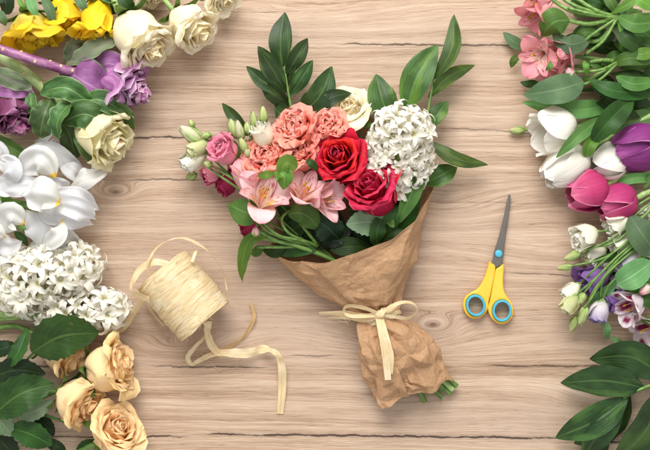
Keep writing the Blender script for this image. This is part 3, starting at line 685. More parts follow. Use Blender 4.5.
# --- alstroemeria of the bouquet
def alstro(label, heads, stems, leaves, mats, group, loc, sm='stem', L=38, buds=()):
    t = thing('alstroemeria', label, 'alstroemeria', loc, group)
    for k, h in enumerate(heads):
        b, tp, l = h[:3]; op = h[3] if len(h) > 3 else 1.0
        alstro_head(t, px(*b), px(*tp), l, M_[mats[0]], M_[mats[1]], (M_['filp'], M_['steml'], M_['anth']), int(loc[0]) % 17 + k * 3, op)
    for s_, r in stems: stem(t, P(s_) if not isinstance(s_, np.ndarray) else s_, r, M_[sm])
    for pth, W, m, k in leaves: leaf(t, pth, W, M_[m], **k)
    for b, tp, r in buds: bud(t, px(*b), px(*tp), r, [M_['apink'], M_['sepal']])
    return t
AL = dict(a=.85, b=.8, fold=.1, wave=.05)
node = (318, 246, 34)
alstro('pale pink alstroemeria with three open blooms at the lower left front of the bouquet',
       [((257, 212, 46), (267, 186, 78), 45, 1.12), ((298, 208, 46), (312, 176, 76), 41, .85), ((304, 198, 48), (334, 199, 66), 42, .62), ((250, 200, 42), (246, 158, 64), 40, .5)],
       [([(258, 216, 44), (258, 232, 46), (270, 240, 44), node], [1.3, 1.7]), ([(298, 206, 42), (282, 218, 48), (290, 234, 48), node], [1.3, 1.7]), ([(304, 200, 40), (300, 220, 46), node], [1.3, 1.7]), ([(250, 200, 40), (264, 228, 50), (290, 240, 46), node], [1.2, 1.6]), ([(256, 247, 38), (280, 247, 40), node], [1.4, 1.8]), ([(262, 222, 52), (280, 236, 52), (300, 240, 46), node], [1.3, 1.7]), ([(258, 230, 46), (276, 240, 46), (300, 247, 40), (345, 268, 28), (379, 311, 20), (444, 390, 8)], [2, 2.8])],
       [([(261, 214, 58), (245, 212, 68), (228, 204, 52)], 13, 'als', dict(AL, fold=-.12)), ([(288, 214, 50), (304, 214, 58), (321, 230, 44)], 12, 'als', dict(AL, fold=-.25)), ([(297, 168, 74), (286, 163, 82), (280, 176, 78)], 8, 'alsl', dict(AL, fold=.3)), ([(274, 172, 74), (284, 176, 82), (283, 190, 72)], 8.5, 'alsl', dict(AL, fold=-.2)), ([(274, 173, 72), (266, 175, 76), (257, 176, 68)], 4, 'alsl', AL), ([(306, 160, 72), (312, 164, 74), (318, 170, 66)], 4, 'drk', AL),
        ([(268, 236, 48), (250, 240, 44), (242, 262, 36), (242, 283, 20)], 6.5, 'alsl', dict(a=.8, b=.6, fold=.3, roll=-30, rollend=70, wave=.1)), ([(262, 246, 30), (256, 252, 26), (250, 250, 20)], 5, 'als', AL), ([(290, 244, 26), (276, 252, 24), (262, 250, 16)], 6, 'drk', AL), ([(312, 228, 34), (300, 226, 34), (282, 238, 26)], 9, 'drk', AL), ([(316, 250, 40), (300, 250, 36), (282, 256, 28)], 6, 'drk', AL), ([(330, 250, 36), (350, 246, 40), (372, 248, 34)], 9, 'drk', AL), ([(336, 250, 26), (322, 236, 32), (312, 216, 30)], 9, 'drk', AL), ([(348, 250, 24), (340, 232, 30), (338, 212, 28)], 9, 'rosd', AL), ([(320, 252, 24), (302, 238, 28), (290, 224, 24)], 8, 'drk', AL), ([(356, 246, 22), (358, 228, 26), (352, 210, 24)], 9, 'drk', AL), ([(310, 250, 22), (290, 246, 24), (272, 236, 18)], 8, 'drk', AL), ([(300, 230, 22), (290, 216, 26), (276, 206, 22)], 8, 'drk', AL)],
       ('apink', 'apinkin'), GB, px(257, 212, 40), buds=[((256, 236, 52), (255, 227, 56), 4)])

# --- lisianthus of the bouquet
def lisi_bloom(parent, b, tp, R, mats, seed, N=10, ruf=.10, flare=.45):
    b, tp = px(*b), px(*tp); d = nrm(tp - b)
    h = sepals(parent, b - d * 1.5, tp, R * .95, R * .22, M_['sepal'], 5, (60, 35, 15, 20), seed, 'bloom')
    rose_head(h, b, tp, R, [M_[m] for m in mats], N, flare=flare, ruf=ruf, rf=1.6, nz=.08, seed=seed, inner=.12, spread=.62, drop=.1, nu=11, nv=9, tall=1.0, pa=1.35, pb=.5)
    return h
def lisi(label, blooms, buds, stems, leaves, group, loc, sm='stem'):
    t = thing('lisianthus', label, 'lisianthus', loc, group)
    for k, q in enumerate(blooms):
        b, tp, R, mats = q[:4]; kw = q[4] if len(q) > 4 else {}
        lisi_bloom(t, b, tp, R, mats, int(loc[1]) % 23 + k, **kw)
    for k, (b, tp, R, m) in enumerate(buds): bud(t, px(*b), px(*tp), R, [M_[m], M_['sepal']], seed=k)
    for s_ in stems: stem(t, P(s_), [.95, 1.35], M_[sm])
    for pth, W, m, k in leaves: leaf(t, pth, W, M_[m], **k)
    return t
J = (268, 208, 34); K = (345, 270, 26)
lisi('lisianthus with one pink bloom and white buds at the far left of the bouquet',
     [((233, 160, 36), (216, 144, 56), 17, ['lip', 'lip', 'lip'], dict(N=14, flare=.4)), ((206, 152, 26), (180, 168, 34), 12, ['liw', 'liw'], dict(flare=.15)), ((208, 142, 30), (186, 154, 42), 11, ['lig', 'lig'], dict(flare=.1, ruf=.04))],
     [((203, 142, 34), (179, 127, 36), 7.5, 'budw'), ((194, 127, 30), (189, 120, 30), 3, 'budg'), ((211, 135, 36), (202, 136, 36), 3.5, 'budg'), ((196, 174, 20), (186, 178, 14), 4.5, 'budg'), ((212, 166, 42), (204, 163, 44), 4, 'budg')],
     [[(203, 142, 34), (222, 158, 36), J], [(206, 152, 26), (230, 175, 30), J], [(194, 127, 30), (218, 150, 36), (240, 172, 36)], [(233, 160, 36), (248, 180, 36), J], [(208, 142, 30), (236, 172, 34), J], [(212, 166, 42), (240, 184, 42), (262, 204, 40)], [(211, 135, 36), (232, 158, 38), (250, 184, 36)], [(200, 160, 30), (220, 176, 42), (256, 200, 42)], [J, (310, 245, 30), K, (379, 311, 18), (420, 386, 10)]], [], GB, px(240, 175, 0))
lisi('lisianthus with deep pink blooms tucked under the pink bloom on the left of the bouquet',
     [((222, 170, 16), (202, 180, 22), 13, ['lid', 'lip'], dict(flare=.3)), ((238, 176, 18), (216, 190, 22), 13, ['lid', 'lid'], dict(flare=.3)), ((250, 162, 28), (230, 174, 36), 15, ['lid', 'lip'], dict(flare=.3)), ((262, 220, 18), (240, 234, 22), 13, ['lid', 'lid'], dict(flare=.3))],
     [], [[(222, 170, 16), (244, 190, 22), (276, 216, 26)], [(238, 176, 18), (256, 196, 22), (276, 216, 26)], [(250, 162, 28), (264, 190, 28), (276, 216, 26)], [(262, 220, 18), (276, 226, 22), (300, 240, 24)], [(276, 216, 26), (320, 250, 26), K, (379, 311, 16), (400, 386, 8)]], [], GB, px(240, 190, 0))
lisi('lisianthus with a creamy white open bloom and upright green buds left of the coral roses',
     [((268, 148, 40), (259, 121, 56), 14, ['liw', 'liw'], dict(flare=.2, ruf=.03))],
     [((238, 138, 40), (229, 119, 46), 5.5, 'budg'), ((242, 140, 42), (236, 120, 50), 4.5, 'budw'), ((249, 134, 42), (246, 122, 46), 4, 'budg'), ((255, 128, 46), (252, 111, 50), 3.6, 'budg'), ((264, 124, 46), (262, 106, 50), 4.4, 'budg'), ((246, 152, 44), (240, 138, 50), 4.2, 'budg'), ((250, 158, 42), (243, 144, 48), 3.6, 'budw')],
     [[(238, 138, 40), (252, 160, 40), (268, 190, 34)], [(249, 134, 42), (258, 158, 38), (268, 190, 34)], [(255, 128, 46), (260, 155, 40), (268, 190, 34)], [(264, 124, 46), (266, 150, 40), (268, 190, 34)], [(246, 152, 44), (256, 170, 40), (268, 190, 34)], [(268, 190, 34), (310, 236, 28), K, (379, 311, 20), (410, 384, 8)]],
     [([(248, 136, 22), (236, 120, 26), (222, 103, 16)], 6, 'drk', dict(AL, fold=.3)), ([(240, 160, 30), (236, 150, 34), (234, 140, 30)], 4, 'alsl', AL)], GB, px(262, 150, 0))

# --- greenery
RU = dict(a=.92, b=.85, fold=.14, wave=.05, w0=.0)
def ruscus(label, stem_pts, lv, group, loc, mat='rus', r=(1.0, 1.7)):
    t = thing('ruscus_sprig', label, 'greenery', loc, group)
    stem(t, P(stem_pts), r, M_['stem'])
    for pth, W, roll in lv: leaf(t, pth, W, M_[mat], **dict(RU, roll=roll))
    return t
def two(b, tip, W, roll, z0, z1, arch=6, bend=0.0):
    mx, my = (b[0] + tip[0]) / 2, (b[1] + tip[1]) / 2; dx, dy = tip[0] - b[0], tip[1] - b[1]
    return ([(b[0], b[1], z0), (mx - dy * bend, my + dx * bend, (z0 + z1) / 2 + arch), (tip[0], tip[1], z1)], W, roll)
ruscus('dark green ruscus sprig with many narrow leaves fanning out above the coral roses', [(283, 56, 26), (287, 85, 30), (292, 112, 32), (300, 140, 30), (330, 220, 26), (379, 311, 18)],
       [two((282, 68), (285, 12), 11.8, 14, 28, 24, 6, -.05), two((286, 75), (308, 38), 8.8, -25, 29, 26), two((286, 92), (258, 46), 10.6, 24, 30, 26, 7), two((288, 92), (246, 66), 7.7, 10, 26, 20, 6, -.08), two((291, 106), (260, 84), 9.4, 30, 27, 22), two((290, 96), (313, 60), 8.3, -22, 31, 28),
        two((297, 118), (332, 66), 13.0, -18, 30, 26, 8, .1), two((292, 124), (275, 102), 8.8, 30, 28, 24), two((288, 86), (293, 54), 6.5, 30, 24, 22), two((300, 122), (306, 92), 7.1, 40, 24, 20)], GB, px(300, 140, 0))
ruscus('glossy green leafy branch with broad leaves spreading out behind the white hyacinth', [(436, 60, 24), (430, 100, 28), (420, 150, 26), (400, 220, 24), (379, 311, 16)],
       [two((434, 80), (454, 14), 9, 25, 26, 20, 8, .12), two((405, 112), (438, 44), 15, 8, 27, 24, 8, -.06), two((428, 98), (475, 65), 7.5, -18, 24, 18, 6, -.1), two((394, 126), (376, 74), 14.5, -8, 26, 24, 8, -.05), two((426, 128), (448, 101), 8.5, 10, 22, 18, 6), two((426, 140), (488, 165), 8, 22, 24, 18, 8, .1), two((424, 184), (457, 167), 10.5, 8, 20, 14, 6)], GB, px(420, 160, 0), 'olive')
t = thing('leafy_sprig', 'short dark green leaf sprig along the right edge of the paper wrap', 'greenery', px(410, 200, 0), GB)
stem(t, P([(424, 165, 40), (408, 205, 48), (388, 250, 36), (379, 311, 18)]), [1.2, 2], M_['stemd'])
for q in [two((398, 224), (427, 158), 9, -12, 50, 42, 6), two((402, 206), (412, 180), 7, 20, 46, 40), two((386, 232), (398, 204), 8, 10, 44, 46), two((400, 232), (420, 196), 8, -30, 44, 36), two((384, 240), (404, 222), 7, 0, 42, 40), two((388, 204), (398, 184), 6, 0, 42, 40)]: leaf(t, q[0], q[1], M_['als' if q[1] > 8.5 else 'drk'], **dict(RU, roll=q[2]))
t = thing('green_leaf', 'single dark green leaf poking out above the cream rose in the bouquet', 'leaf', px(330, 110, 0), GB)
stem(t, P([(318, 112, 24), (322, 150, 26), (345, 230, 24), (379, 311, 16)]), [1.1, 1.6], M_['stemd'])
leaf(t, [(314, 112, 26), (330, 98, 34), (352, 93, 26)], 7.5, M_['rus'], **RU)
# ------------------------------------------------------------------ raffia spool
def spool():
    C = px(184, 296, 31) ; C[2] = 31.5
    t = thing('raffia_spool', 'fat spool of pale straw raffia with loose ends lying left of the bouquet', 'raffia spool', V(C[0], C[1], 0))
    A = nrm(V(43, -50, 0)); Bv = V(A[1] * -1, A[0], 0); Bv = Bv if Bv[0] > 0 else -Bv; Z = V(0, 0, 1)
    R, Lh = 29.5, 30.0; rr = random.Random(3)
    th = np.linspace(0, 2 * math.pi, 49)[:-1]
    prof = [(-Lh, 6), (-Lh, R * .55), (-Lh + 1, R * .93), (-Lh * .5, R * .98), (0, R), (Lh * .5, R * .98), (Lh - 1, R * .93), (Lh, R * .55), (Lh, 6)]
    g = np.array([C + A * s + r * (np.cos(th)[:, None] * Bv + np.sin(th)[:, None] * Z) for s, r in prof])
    MB().grid(g, True).build('core', M_['rafd'], t)
    m = MB()
    th = np.linspace(0, 2 * math.pi, 41)
    for k in range(120):
        s0 = rr.uniform(-Lh * .98, Lh * .98); wdt = rr.uniform(2.2, 4.8); tl = rr.gauss(0, 2.2); ph = rr.uniform(0, 6.28)
        rad = R * (1 - .05 * (s0 / Lh) ** 4) + rr.uniform(-.6, 1.8)
        v = np.linspace(-1, 1, 4); tw = rr.uniform(-.4, .4)
        s = s0 + tl * np.sin(th + ph) + np.array([mnoise.noise(Vector((math.cos(a) * 1.5, math.sin(a) * 1.5, k))) for a in th]) * 2.0
        r2 = rad + np.array([mnoise.noise(Vector((math.cos(a) * 2, math.sin(a) * 2, k + 40))) for a in th]) * 1.0
        g = np.array([C + A * (s[i] + wdt * v[:, None] * 1.0) + (r2[i] + tw * v[:, None] * 1.2 - .25 * np.abs(v)[:, None]) * (math.cos(th[i]) * Bv + math.sin(th[i]) * Z) for i in range(len(th))])
        m.grid(g, u0=(uu := rr.uniform(0, 90)), u1=uu + 4)
    m.build('winding', M_['raf'], t)
    loose = [([(150, 276, 36), (148, 262, 40), (160, 245, 34), (182, 238, 34), (206, 249, 30), (221, 268, 20), (227, 290, 22)], (1.4, 2.2, 2.8, 3.0, 2.2, 1.6, 1.0), (10, 50, 85, 60, 100, 40)),
             ([(150, 300, 58), (134, 293, 46), (132, 284, 40), (140, 270, 36), (154, 262, 38), (168, 264, 44)], (4, 4.6, 4.4, 3.6, 3), (40, 60, 30, 10)),
             ([(143, 296, 48), (137, 308, 28), (127, 322, 12), (119, 329, 8), (120, 326, 4)], (4, 3.6, 4.4, 4.6, 1.2), (20, 60, 10, -40)),
             ([(208, 322, 44), (207, 334, 26), (196, 346, 12), (188, 357, 6), (192, 364, 5), (202, 359, 8), (216, 353, 12), (232, 353, 14), (248, 353, 12), (262, 349, 10), (273, 351, 12), (279, 357, 14), (282, 370, 8), (282, 392, 3), (280, 414, 2)], (4, 3.6, 3.0, 2.6, 2.2, 2.4, 3.4, 4.4, 4.8, 4.4, 2.6, 3.0, 4, 4, 3), (20, 70, 50, 10, -40, 25, 40, 0, -30, 60, -30, 15, -10, 10)),
             ([(206, 326, 40), (208, 336, 28), (212, 346, 16), (220, 354, 12), (226, 355, 9)], (4, 4, 4, 3, 2), (60, 30, 10)),
             ([(251, 303, 3), (254, 314, 4), (252, 324, 5), (240, 340, 4), (222, 350, 4), (206, 358, 6), (195, 364, 4)], (1.6, 1.9, 1.8, 1.9, 1.6), (0, 40, 10)),
             ([(138, 288, 46), (146, 300, 30), (152, 312, 20), (164, 326, 16)], (1.2, 1.4, 1.2), (0, 40)), ([(192, 262, 50), (196, 252, 46), (200, 256, 40)], (1.5, 1.6, 1), (0, 40))]
    for i, (p, wd, rl) in enumerate(loose): MB().grid(ribbon(P(p), wd, rl, 5, 10, i + 1, .25)).build('loose_strand', M_['rafd' if i in (5,) else 'raf'], t)
    for k in range(30):
        e = rr.choice([-1, 1]); a = rr.uniform(-.6, 3.6); s = Lh * e * rr.uniform(.75, 1.0)
        p0 = C + A * s + R * (math.cos(a) * Bv + math.sin(a) * Z); d = nrm(A * e * rr.uniform(.2, 1) + Bv * rr.uniform(-1, 1) + Z * rr.uniform(-.3, .5)); l = rr.uniform(5, 14)
        p2 = p0 + d * l + V(rr.uniform(-3, 3), rr.uniform(-3, 3), -l * .3); p2[2] = max(p2[2], 2)
        MB().tube([p0, p0 + d * l * .5, p2], [.3, .15], 4, 4).build('fibre', M_['raf'], t)
    for p in ([(150, 312, 12), (156, 326, 5), (162, 334, 2), (160, 340, 2)], [(200, 352, 8), (214, 366, 3), (222, 372, 2)], [(244, 354, 10), (240, 362, 4), (236, 368, 2)]):
        MB().tube(P(p), [.35, .2], 4, 6).build('fibre', M_['raf'], t)
spool()

# ------------------------------------------------------------------ scissors
def flat(name, outline, holes, z0, z1, bev, mat, parent, smooth_k=0):
    cu = bpy.data.curves.new(name, 'CURVE'); cu.dimensions = '2D'; cu.fill_mode = 'BOTH'
    o3 = ORG[parent.name]
    for k, pts in enumerate([outline] + holes):
        pts = np.array(pts, float)
        if smooth_k and k == 0:
            q = np.concatenate([pts[-2:], pts, pts[:2]]); s_ = spline(q, smooth_k); pts = s_[2 * smooth_k:-(1 + 2 * smooth_k) + smooth_k] if False else s_[2 * smooth_k:(2 + len(pts)) * smooth_k]
        sp = cu.splines.new('POLY'); sp.points.add(len(pts) - 1); sp.use_cyclic_u = True
        for i, p in enumerate(pts): sp.points[i].co = ((p[0] - o3[0]) * S, (p[1] - o3[1]) * S, 0, 1)
    cu.extrude = max(0.00001, ((z1 - z0) / 2 - bev) * S); cu.bevel_depth = bev * S; cu.bevel_resolution = 3; cu.offset = -bev * S
    tmp = bpy.data.objects.new('tmp', cu); col.objects.link(tmp)
    bpy.context.view_layer.update()
    me = bpy.data.meshes.new_from_object(tmp.evaluated_get(bpy.context.evaluated_depsgraph_get()))
    bpy.data.objects.remove(tmp); bpy.data.curves.remove(cu)
    me.name = name; me.materials.clear(); me.materials.append(mat)
    me.polygons.foreach_set('use_smooth', [False] * len(me.polygons))
    if bev > .3:
        for p in me.polygons: p.use_smooth = abs(p.normal.z) < .995
    o = bpy.data.objects.new(name, me); col.objects.link(o); o.parent = parent; o.location = (0, 0, (z0 + z1) / 2 * S - o3[2] * S); ORG[o.name] = o3
    return o
def ell(c, rx, ry, tilt=0, n=40):
    a = np.linspace(0, 2 * math.pi, n, endpoint=False); ct, st = math.cos(tilt), math.sin(tilt)
    return np.stack([c[0] + rx * np.cos(a) * ct - ry * np.sin(a) * st, c[1] + rx * np.cos(a) * st + ry * np.sin(a) * ct], 1)
def scissors():
    t = thing('scissors', 'small closed scissors with yellow handles and blue finger rings on the bare wood', 'scissors', px(494, 270, 0))
    z = lambda pts: np.array([px(440 + a / 5, 240 + b / 5, 6)[:2] for a, b in pts])
    lo = z([(247, 109), (262, 118), (276, 132), (273, 170), (264, 215), (254, 265), (243, 310), (241, 335), (236, 350), (225, 368), (205, 385), (178, 393), (150, 388), (128, 368), (115, 335), (117, 305), (130, 280), (155, 262), (185, 245), (208, 215), (226, 175), (237, 140)])
    ro = z([(319, 121), (318, 160), (315, 200), (319, 250), (335, 283), (355, 310), (366, 345), (362, 380), (345, 405), (318, 419), (290, 418), (265, 400), (248, 375), (240, 352), (239, 334), (247, 310), (254, 275), (262, 230), (271, 180), (279, 147), (297, 134)])
    hl = ell(z([(176, 326)])[0], 9.3, 10.6, .25); hr = ell(z([(307, 352)])[0], 9.3, 10.6, -.1)
    for nm, ol, h, c, tl in (('handle', lo, hl, (176, 326), .25), ('handle', ro, hr, (307, 352), -.1)):
        o = flat(nm, ol, [h], 1.0, 8.0, 1.6, M_['yellow'], t, 4)
        c2 = z([c])[0]
        flat('finger_ring', ell(c2, 9.5, 10.8, tl), [ell(c2, 7.3, 8.5, tl)], 1.5, 7.5, .7, M_['blue'], o)
    y = lambda pts, h: np.array([px(440 + a / 2.812, 180 + b / 2.812, h)[:2] for a, b in pts])
    flat('blade', y([(194, 39), (189, 56), (180, 100), (166, 158), (152, 203), (146, 234), (158, 246), (170, 240), (177, 205), (184, 150), (191, 100), (197, 60)], 6), [], 4.6, 6.0, .15, M_['steel'], t)
    flat('blade', y([(194, 40), (199, 44), (197, 70), (190, 120), (183, 170), (178, 215), (174, 243), (164, 238), (158, 215), (170, 160), (184, 95)], 4), [], 2.9, 4.3, .15, M_['steel'], t)
    c = px(498.6, 253.6, 6.6); m = MB(); th = np.linspace(0, 2 * math.pi, 25)[:-1]
    prof = [(0, -.4), (3.7, -.4), (3.7, .8), (3.4, 1.3), (2.6, 1.6), (0, 1.8)]
    m.grid(np.array([[c + V(r * math.cos(a), r * math.sin(a), h) for a in th] for r, h in prof]), True); m.build('pivot_screw', M_['blue'], t)
scissors()
# ------------------------------------------------------------------ left border: yellow, white, cabbages, irises, hyacinths, peach roses
GY, GW, GK, GI, GH, GP = 'yellow flowers lying at the top left', 'white roses lying at the top left', 'ornamental cabbages lying on the left', 'white irises lying on the left', 'white hyacinths lying on the left', 'peach roses lying at the bottom left'
YK = dict(ruf=.15, rf=1.5, nz=.2, pa=1.2, pb=.4, nu=15, nv=13, flare=.5, spread=.55, drop=.15, tall=1.0)
rose('yellow rose with ragged drooping petals, leftmost of the yellow flowers', (30, 10, 28), (35, 42, 34), 33, ['yel', 'yel', 'yel', 'yel', 'yel', 'yelgr'], 31, 16, GY, stem_=[(27, 8, 26), (26, -20, 22), (20, -80, 6)], **YK)
rose('small yellow rose pointing down between the two bigger yellow ones', (60, -4, 18), (70, 28, 24), 25, ['yel', 'yel', 'yel'], 32, 14, GY, stem_=[(58, -6, 18), (54, -30, 16), (50, -80, 6)], **YK)
rose('yellow rose with smooth folded petals beside the big white rose', (98, -2, 30), (96, 42, 32), 25, ['yel', 'yel', 'yel'], 33, 14, GY, stem_=[(97, -8, 28), (100, -30, 22), (104, -80, 6)], **YK)
t = thing('leafy_sprig', 'green stem with pale leaves lying between the yellow flowers at the top edge', 'greenery', px(40, -10, 0), GY)
stem(t, P([(118, 12, 34), (112, -10, 34), (108, -60, 8)]), [3, 3], M_['steml'])
for p, W, m in [([(30, -4, 44), (33, 8, 50), (38, 18, 46)], 5, 'lil_leaf'), ([(42, -4, 40), (50, 10, 46), (55, 30, 36)], 5, 'alsg'), ([(76, -6, 42), (82, 4, 46), (86, 12, 40)], 5, 'alsg'), ([(2, -10, 22), (6, 4, 26), (4, 14, 14)], 9, 'rosd'), ([(18, -2, 40), (22, 6, 42), (26, 14, 36)], 2.6, 'alsl'), ([(104, -8, 26), (108, 6, 28), (116, 14, 20)], 7, 'drk'), ([(120, -8, 30), (126, 4, 32), (136, 12, 24)], 8, 'drk'), ([(48, 14, 34), (54, 20, 38), (60, 28, 32)], 4, 'lil_leaf'), ([(-4, 10, 38), (2, 18, 40), (6, 26, 34)], 5, 'alsg')]: leaf(t, p, W, M_[m], **dict(AL, fold=.2))

WK = dict(flare=.40, ruf=.05, nz=.07, pa=1.3, pb=.42, nu=15, nv=12, wid=.7)
rose('largest white rose, half open, next to the smooth folded yellow rose', (124, 14, 26), (160, 60, 48), 33, ['creamin', 'creamin', 'cream', 'cream', 'cream'], 41, 17, GW, stem_=[(124, 14, 26), (112, -6, 26), (100, -60, 8)], smat='steml', **WK)
rose('white rose with warm cream heart, touching the right side of the largest white rose', (174, 12, 22), (208, 40, 42), 28, ['creamin', 'creamin', 'cream', 'cream'], 42, 16, GW, stem_=[(174, 12, 22), (160, -10, 24), (146, -60, 8)], smat='steml', **WK)
rose('white rose cut by the top edge, rightmost of the white roses', (212, -14, 20), (230, 4, 36), 22, ['creamin', 'cream', 'cream'], 43, 18, GW, stem_=[(212, -14, 20), (204, -30, 20), (190, -80, 8)], smat='steml', **WK)
rose('white rose peeking in from the top edge behind the largest white rose', (140, -22, 14), (160, 2, 22), 22, ['creamin', 'cream', 'cream'], 44, 16, GW, stem_=[(140, -22, 14), (134, -50, 12), (128, -90, 6)], smat='steml', **WK)

KK = dict(ruf=.14, rf=2.6, nz=.12, curl=.05, pa=1.3, pb=.42, wid=.55, drop=.5, spread=.55, flare=.38, nu=13, nv=11)
def cabbage(label, b, tp, R, mats, N, seed, stem_pts, leaves, sr=(5, 5), smat='stemk', scars=0, **kw):
    b, tp = px(*b), px(*tp); t = thing('ornamental_cabbage', label, 'ornamental cabbage', b, GK)
    rose_head(t, b, tp, R, [M_[m] for m in mats], N, seed=seed, name='leaf', **dict(KK, **kw))
    p = spline(P(stem_pts), 10); s_ = MB().tube(p, sr, 10).build('stem', M_[smat], t)
    rr = random.Random(seed)
    for k in range(scars):
        q = p[int(len(p) * (k + .5) / scars)]; a = rr.uniform(.2, 2.9); T = nrm(p[-1] - p[0]); sd = nrm(np.cross(T, V(0, 0, 1)))
        c = q + (sd * math.cos(a) + V(0, 0, 1) * math.sin(a)) * sr[0] * .95
        MB().ball(c, (1.5, 2.0, .9), 7, 5, nrm(c - q)).build('leaf_scar', M_['scar'], s_)
    for pth, W, m, k in leaves: leaf(t, pth, W, M_[m], **k)
    return t
KL = dict(a=1.15, b=.55, fold=.2, wave=.16, wf=4, nu=24, nv=13, ribs=.02)
cabbage('lilac purple ornamental cabbage with a scarred purple stem, pointing at the bare wood', (102, 74, 26), (154, 100, 34), 33, ['kalin', 'kalin', 'kal', 'kal'], 22, 51, [(-90, 22, 6), (-40, 36, 34), (0, 49, 48), (40, 62, 44), (70, 71, 34), (104, 76, 26)],
        [([(64, 68, 24), (88, 84, 44), (110, 96, 34)], 23, 'kali', dict(KL, fold=.12)), ([(66, 66, 28), (92, 50, 40), (124, 34, 30)], 10, 'kagl', dict(KL, roll=25)), ([(90, 66, 28), (112, 64, 40), (124, 74, 36)], 13, 'kali', dict(KL)), ([(66, 62, 16), (74, 48, 18), (80, 40, 10)], 8, 'kagl', KL)], (4.6, 4.6), 'stemp', 13)
cabbage('dark purple ornamental cabbage at the left edge beside the green cabbage leaves', (6, 92, 24), (25, 138, 38), 28, ['kadin', 'kadin', 'kad', 'kad'], 22, 52, [(-40, 60, 12), (-16, 74, 16), (6, 94, 24)],
        [([(-14, 72, 36), (8, 78, 48), (32, 88, 40)], 9, 'kagl', dict(KL, roll=-15)), ([(-10, 90, 36), (10, 90, 44), (34, 92, 32)], 8, 'kali', KL)], drop=.45)
cabbage('cream ornamental cabbage with a blush heart and large green leaves', (80, 120, 24), (124, 150, 48), 35, ['kacin', 'kac', 'kac', 'kac', 'kac'], 19, 53, [(-40, 26, 10), (0, 55, 16), (26, 74, 20), (46, 90, 22), (84, 124, 24)],
        [([(40, 92, 40), (66, 88, 56), (92, 104, 44)], 11, 'kagr', dict(KL, fold=.3)), ([(52, 98, 44), (44, 116, 54), (40, 137, 38)], 13, 'kagr', dict(KL, fold=.15)), ([(58, 138, 46), (60, 118, 60), (72, 102, 48)], 10, 'kagr', dict(KL, fold=.5, roll=30)), ([(32, 92, 38), (31, 104, 46), (36, 116, 38)], 6, 'kagr', KL), ([(54, 118, 24), (68, 132, 30), (76, 158, 10)], 11, 'kagr', KL), ([(72, 104, 40), (100, 100, 50), (134, 118, 30)], 10, 'kagr', dict(KL, roll=10)), ([(64, 122, 44), (84, 114, 56), (108, 124, 40)], 14, 'kagr', KL), ([(72, 84, 26), (84, 92, 34), (94, 104, 24)], 7, 'kagr', KL), ([(74, 128, 38), (84, 144, 46), (100, 166, 22)], 8, 'kagr', KL), ([(98, 104, 34), (122, 110, 42), (134, 130, 30)], 7, 'kagr', dict(KL, roll=-30))],
        (6, 6), 'stemk', 5, drop=.25, spread=.62, ruf=.05, rf=1.6, pa=1.12, pb=.36, wid=.62, flare=.3)

IP = dict(a=.95, b=.88, fold=.16, wave=.2, wf=2, nu=20, nv=17, ribs=.035)
def iris(label, petals, stems, leaves, loc):
    t = thing('iris', label, 'iris', loc, GI)
    for pth, W, fall, k in petals: MB().grid(leafgrid(P(pth), W, **dict(IP, seed=rnd.random() * 30, **{**k}))).build('petal', M_['irisfall' if fall else 'iris'], t)
    for p, r in stems: stem(t, P(p), r, M_['stem'])
    for pth, W, m, k in leaves: leaf(t, pth, W, M_[m], **k)
    return t
dome = dict(fold=.03, arch=.15, a=.95, b=.8, wave=.2, wf=1.6)
def D(**k): return dict(fold=.03, arch=.12, a=1.0, b=.78, wave=.22, wf=1.6, **k)
def mk(base, over): 
    d = dict(base); d.update(over); return d
def iris2(label, petals, stems, leaves, loc):
    t = thing('iris', label, 'iris', loc, GI)
    for pth, W, fall, k in petals:
        kw = dict(IP); kw.update(k); kw['seed'] = rnd.random() * 30
        MB().grid(leafgrid(P(pth), W * (.86 if kw['b'] < .74 or fall else .95), **kw)).build('petal', M_['irisfall' if fall else 'iris'], t)
    for p, r in stems: stem(t, P(p), r, M_['stem'])
    for pth, W, m, k in leaves: leaf(t, pth, W, M_[m], **k)
iris2('white iris nearest the cream cabbage, its long petals spread to the right', [([(55, 178, 44), (40, 160, 52), (18, 172, 34)], 17, 1, dome), ([(26, 150, 22), (54, 154, 32), (86, 174, 14)], 12, 0, dict(roll=-15)), ([(60, 164, 26), (74, 172, 30), (84, 180, 16)], 9, 0, dict(roll=20)), ([(68, 188, 26), (88, 176, 42), (108, 171, 24)], 13, 1, dict(D(), roll=30)), ([(46, 178, 34), (58, 186, 36), (74, 190, 24)], 9, 0, {}), ([(48, 186, 38), (24, 186, 42), (-6, 190, 30)], 11, 0, dict(a=.9)), ([(34, 142, 10), (44, 140, 12), (54, 132, 8)], 3, 0, {}), ([(40, 148, 10), (50, 144, 12), (58, 138, 8)], 4, 0, {})],
      [([(-30, 120, 10), (4, 142, 16), (30, 162, 20)], [4, 4.5])], [([(-6, 138, 18), (12, 148, 26), (32, 160, 18)], 7, 'als', dict(AL, fold=.4)), ([(14, 160, 12), (18, 178, 18), (18, 190, 10)], 4, 'alsl', AL)], px(40, 170, 0))
iris2('white iris with closed upright petals pointing at the raffia spool', [([(60, 203, 58), (42, 194, 66), (22, 196, 48)], 20, 1, dome), ([(54, 192, 40), (78, 196, 50), (99, 210, 26)], 9, 0, dict(roll=10, a=.9)), ([(52, 204, 46), (76, 208, 54), (96, 219, 28)], 11, 0, dict(a=.9)), ([(48, 214, 36), (70, 219, 42), (93, 224, 22)], 10, 0, dict(roll=-15, a=.9)), ([(50, 200, 30), (72, 204, 36), (94, 206, 20)], 9, 0, {}), ([(44, 216, 30), (60, 222, 34), (84, 226, 16)], 9, 0, dict(roll=-20))],
      [([(-30, 190, 10), (0, 200, 16), (40, 208, 26)], [4, 4])], [([(2, 196, 24), (10, 204, 30), (20, 214, 20)], 5, 'alsl', AL)], px(50, 205, 0))
